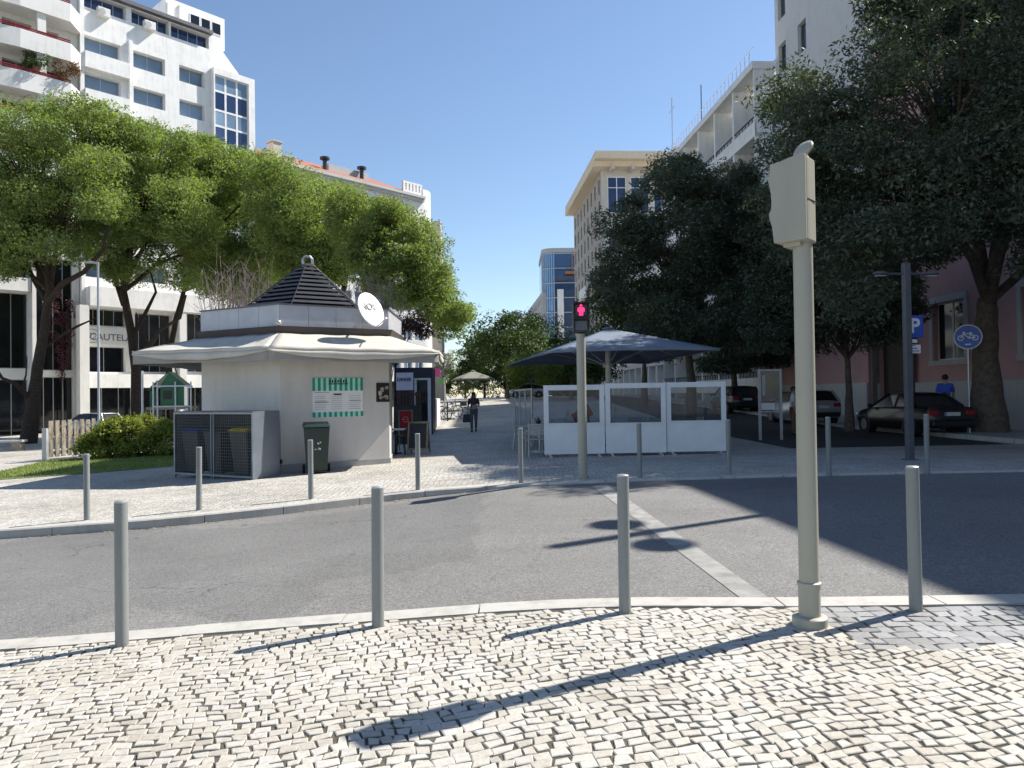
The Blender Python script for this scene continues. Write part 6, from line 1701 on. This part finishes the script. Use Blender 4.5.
for k in range(9): MB().b2((LnM+.4,1+k*2.7,HM-1.2),(LnM+2.6,1.4+k*2.7,HM-.701)).build('bracket', m_beige, mb_)
py_ = MB(); cx, cyy = LnM-7, 12.5; s_ = 3.4
py_.add([(cx-s_,cyy-s_,HM+1),(cx+s_,cyy-s_,HM+1),(cx+s_,cyy+s_,HM+1),(cx-s_,cyy+s_,HM+1),(cx,cyy,HM+5.2)], [(0,1,4),(1,2,4),(2,3,4),(3,0,4),(0,3,2,1)]); py_.build('roof_pyramid', M('brown slate roof', (.24,.19,.165), .8, 0, .2, 3), mb_)
MB().tube([(cx+3,cyy+3,HM+1),(cx+3,cyy+3,HM+13)], .07, 5).build('aerial', m_darkmetal, mb_)
MB().b2((LnM*.3,-.5,HM-16.5),(LnM*.55,-.05,HM-14.8)).build('wall_sign', m_white, mb_)
# glass tower and the grey block beside it
yG = 165; xg0, xg1 = AT(543,300,yG).x, AT(580,300,yG).x; HG = zt(560,252.5,yG); wG = xg1-xg0+2
t = thing('glass_tower', 'round cornered blue glass office tower at the end of the street', 'building', (xg0, yG, 0))
n = 16; R_ = 2.6; pts = [(R_-R_*math.cos(PI/2*k/n), R_-R_*math.sin(PI/2*k/n)) for k in range(n+1)]+[(wG,0),(wG,18),(0,18)]
MB().prism(pts, -2, HG).build('core', glassy('tower core glass', (.015,.05,.11), .05, .7), t)
MB().prism([(x*1.0-.15 if i <= n else x, y-.15) for i, (x, y) in enumerate(pts[:-2])]+[(wG,18.1),(-.15,18.1)], HG, HG+1.0).build('roof_rim', m_grey, t)
for fl in range(10):
    z1 = HG-.3-fl*3.3; z0 = z1-2.9; P = pts[:n+2]
    for seg in ((0,5),(5,10),(10,16),(16,17)):
        g = MB(); 
        for i in range(*seg):
            a, b = P[i], P[i+1]; g.add([(a[0]-.06,a[1]-.06,z0),(b[0]-.06,b[1]-.06,z0),(b[0]-.06,b[1]-.06,z1),(a[0]-.06,a[1]-.06,z1)], [(0,1,2,3)])
        g.build('glazing', glassy('tower blue glass', (.06,.22,.42), .05, .7, .35) if seg[0] in (5,10) else glassy('tower dark blue glass', (.02,.06,.14), .05, .7, .2), t)
mu = MB()
for i in range(0, n+2, 2): mu.b2((pts[i][0]-.16,pts[i][1]-.2,-1),(pts[i][0]+.0,pts[i][1]-.05,HG))
for fl in range(11): z = HG-.3-fl*3.3; mu.prism([(x-.12, y-.12) for x, y in pts[:n+2]]+[(wG,.1),(R_,.1)]+[(x+.1, y+.1) for x, y in reversed(pts[:n])], z, z+.18)
mu.build('mullion', M('pale tower mullion', (.45,.50,.55), .4, .5), t)
MB().b2((3.2,-.4,-1),(4.6,-.22,HG*.75)).build('white_fin', m_white, t)
t2 = thing('crane_platform', 'orange work platform hanging high on the glass tower', 'platform', (xg0+6.5, yG-1.2, HG-5))
MB().b2((-1.6,-.5,0),(3.2,.5,.5)).build('deck', M('orange platform', (.40,.14,.05), .6), t2)
MB().tube([(0,0,.5),(0,0,4)], .12, 6).tube([(0,0,4),(2.5,1.0,5.5)], .1, 6).build('mast', M('orange platform', (.40,.14,.05), .6), t2)
street_house('grey block with small windows left of the glass tower', 1, xg0-.05, yG+.5, 34, zt(543,291,yG), M('grey plaster', (.40,.38,.36), .8, 0, .15, 1), 9, 7, 4, 3, 1.2, 1.5, m_dglass)
street_house('lower grey block farthest down the right of the street', 1, xg0-2.3, yG+35, 60, zt(528,312,yG+40), m_grey, 8, 5, 3, 3, 1.5, 1.5, m_dglass)
# far end of the street: dark shrubs and parked cars
for i, (px, py, y, rx, rz_, lab) in enumerate([(470,386,128,5.2,2.6,'low dark shrub mass at the far end, left of the pale parasol pole'),(502,385,118,5.0,2.5,'low dark shrub at the far end, right of the pale parasol pole'),(536,385,110,4.8,2.4,'low dark shrub at the far end behind the side screens'),(572,385,100,4.8,2.4,'low dark shrub at the far end behind the first white panel')]):
    b = base_at(px, y); c = AT(px, py, y); t = thing('shrub', lab, 'shrub', b, 0, 'dark shrubs closing the street')
    leaves_obj('foliage', [(cc-b, rr, w) for cc, rr, w in crown_clumps(c, (rx,2.2,rz_), 18, 1.2, 90+i, .8)], 480, .17, m_lfM, t, 90+i)
    st_ = MB()
    for q in range(6): st_.tube([(rnd.uniform(-1,1), rnd.uniform(-.5,.5), -.1),(rnd.uniform(-2,2), rnd.uniform(-1,1), 2.0)], [.08,.03], 6)
    st_.build('stems', m_barkr, t)
car('pale car parked far down the promenade behind the side screens', (AT(527,400,80).x, 80, G(1,80)), 1.62, m_csilver, 'hatch')
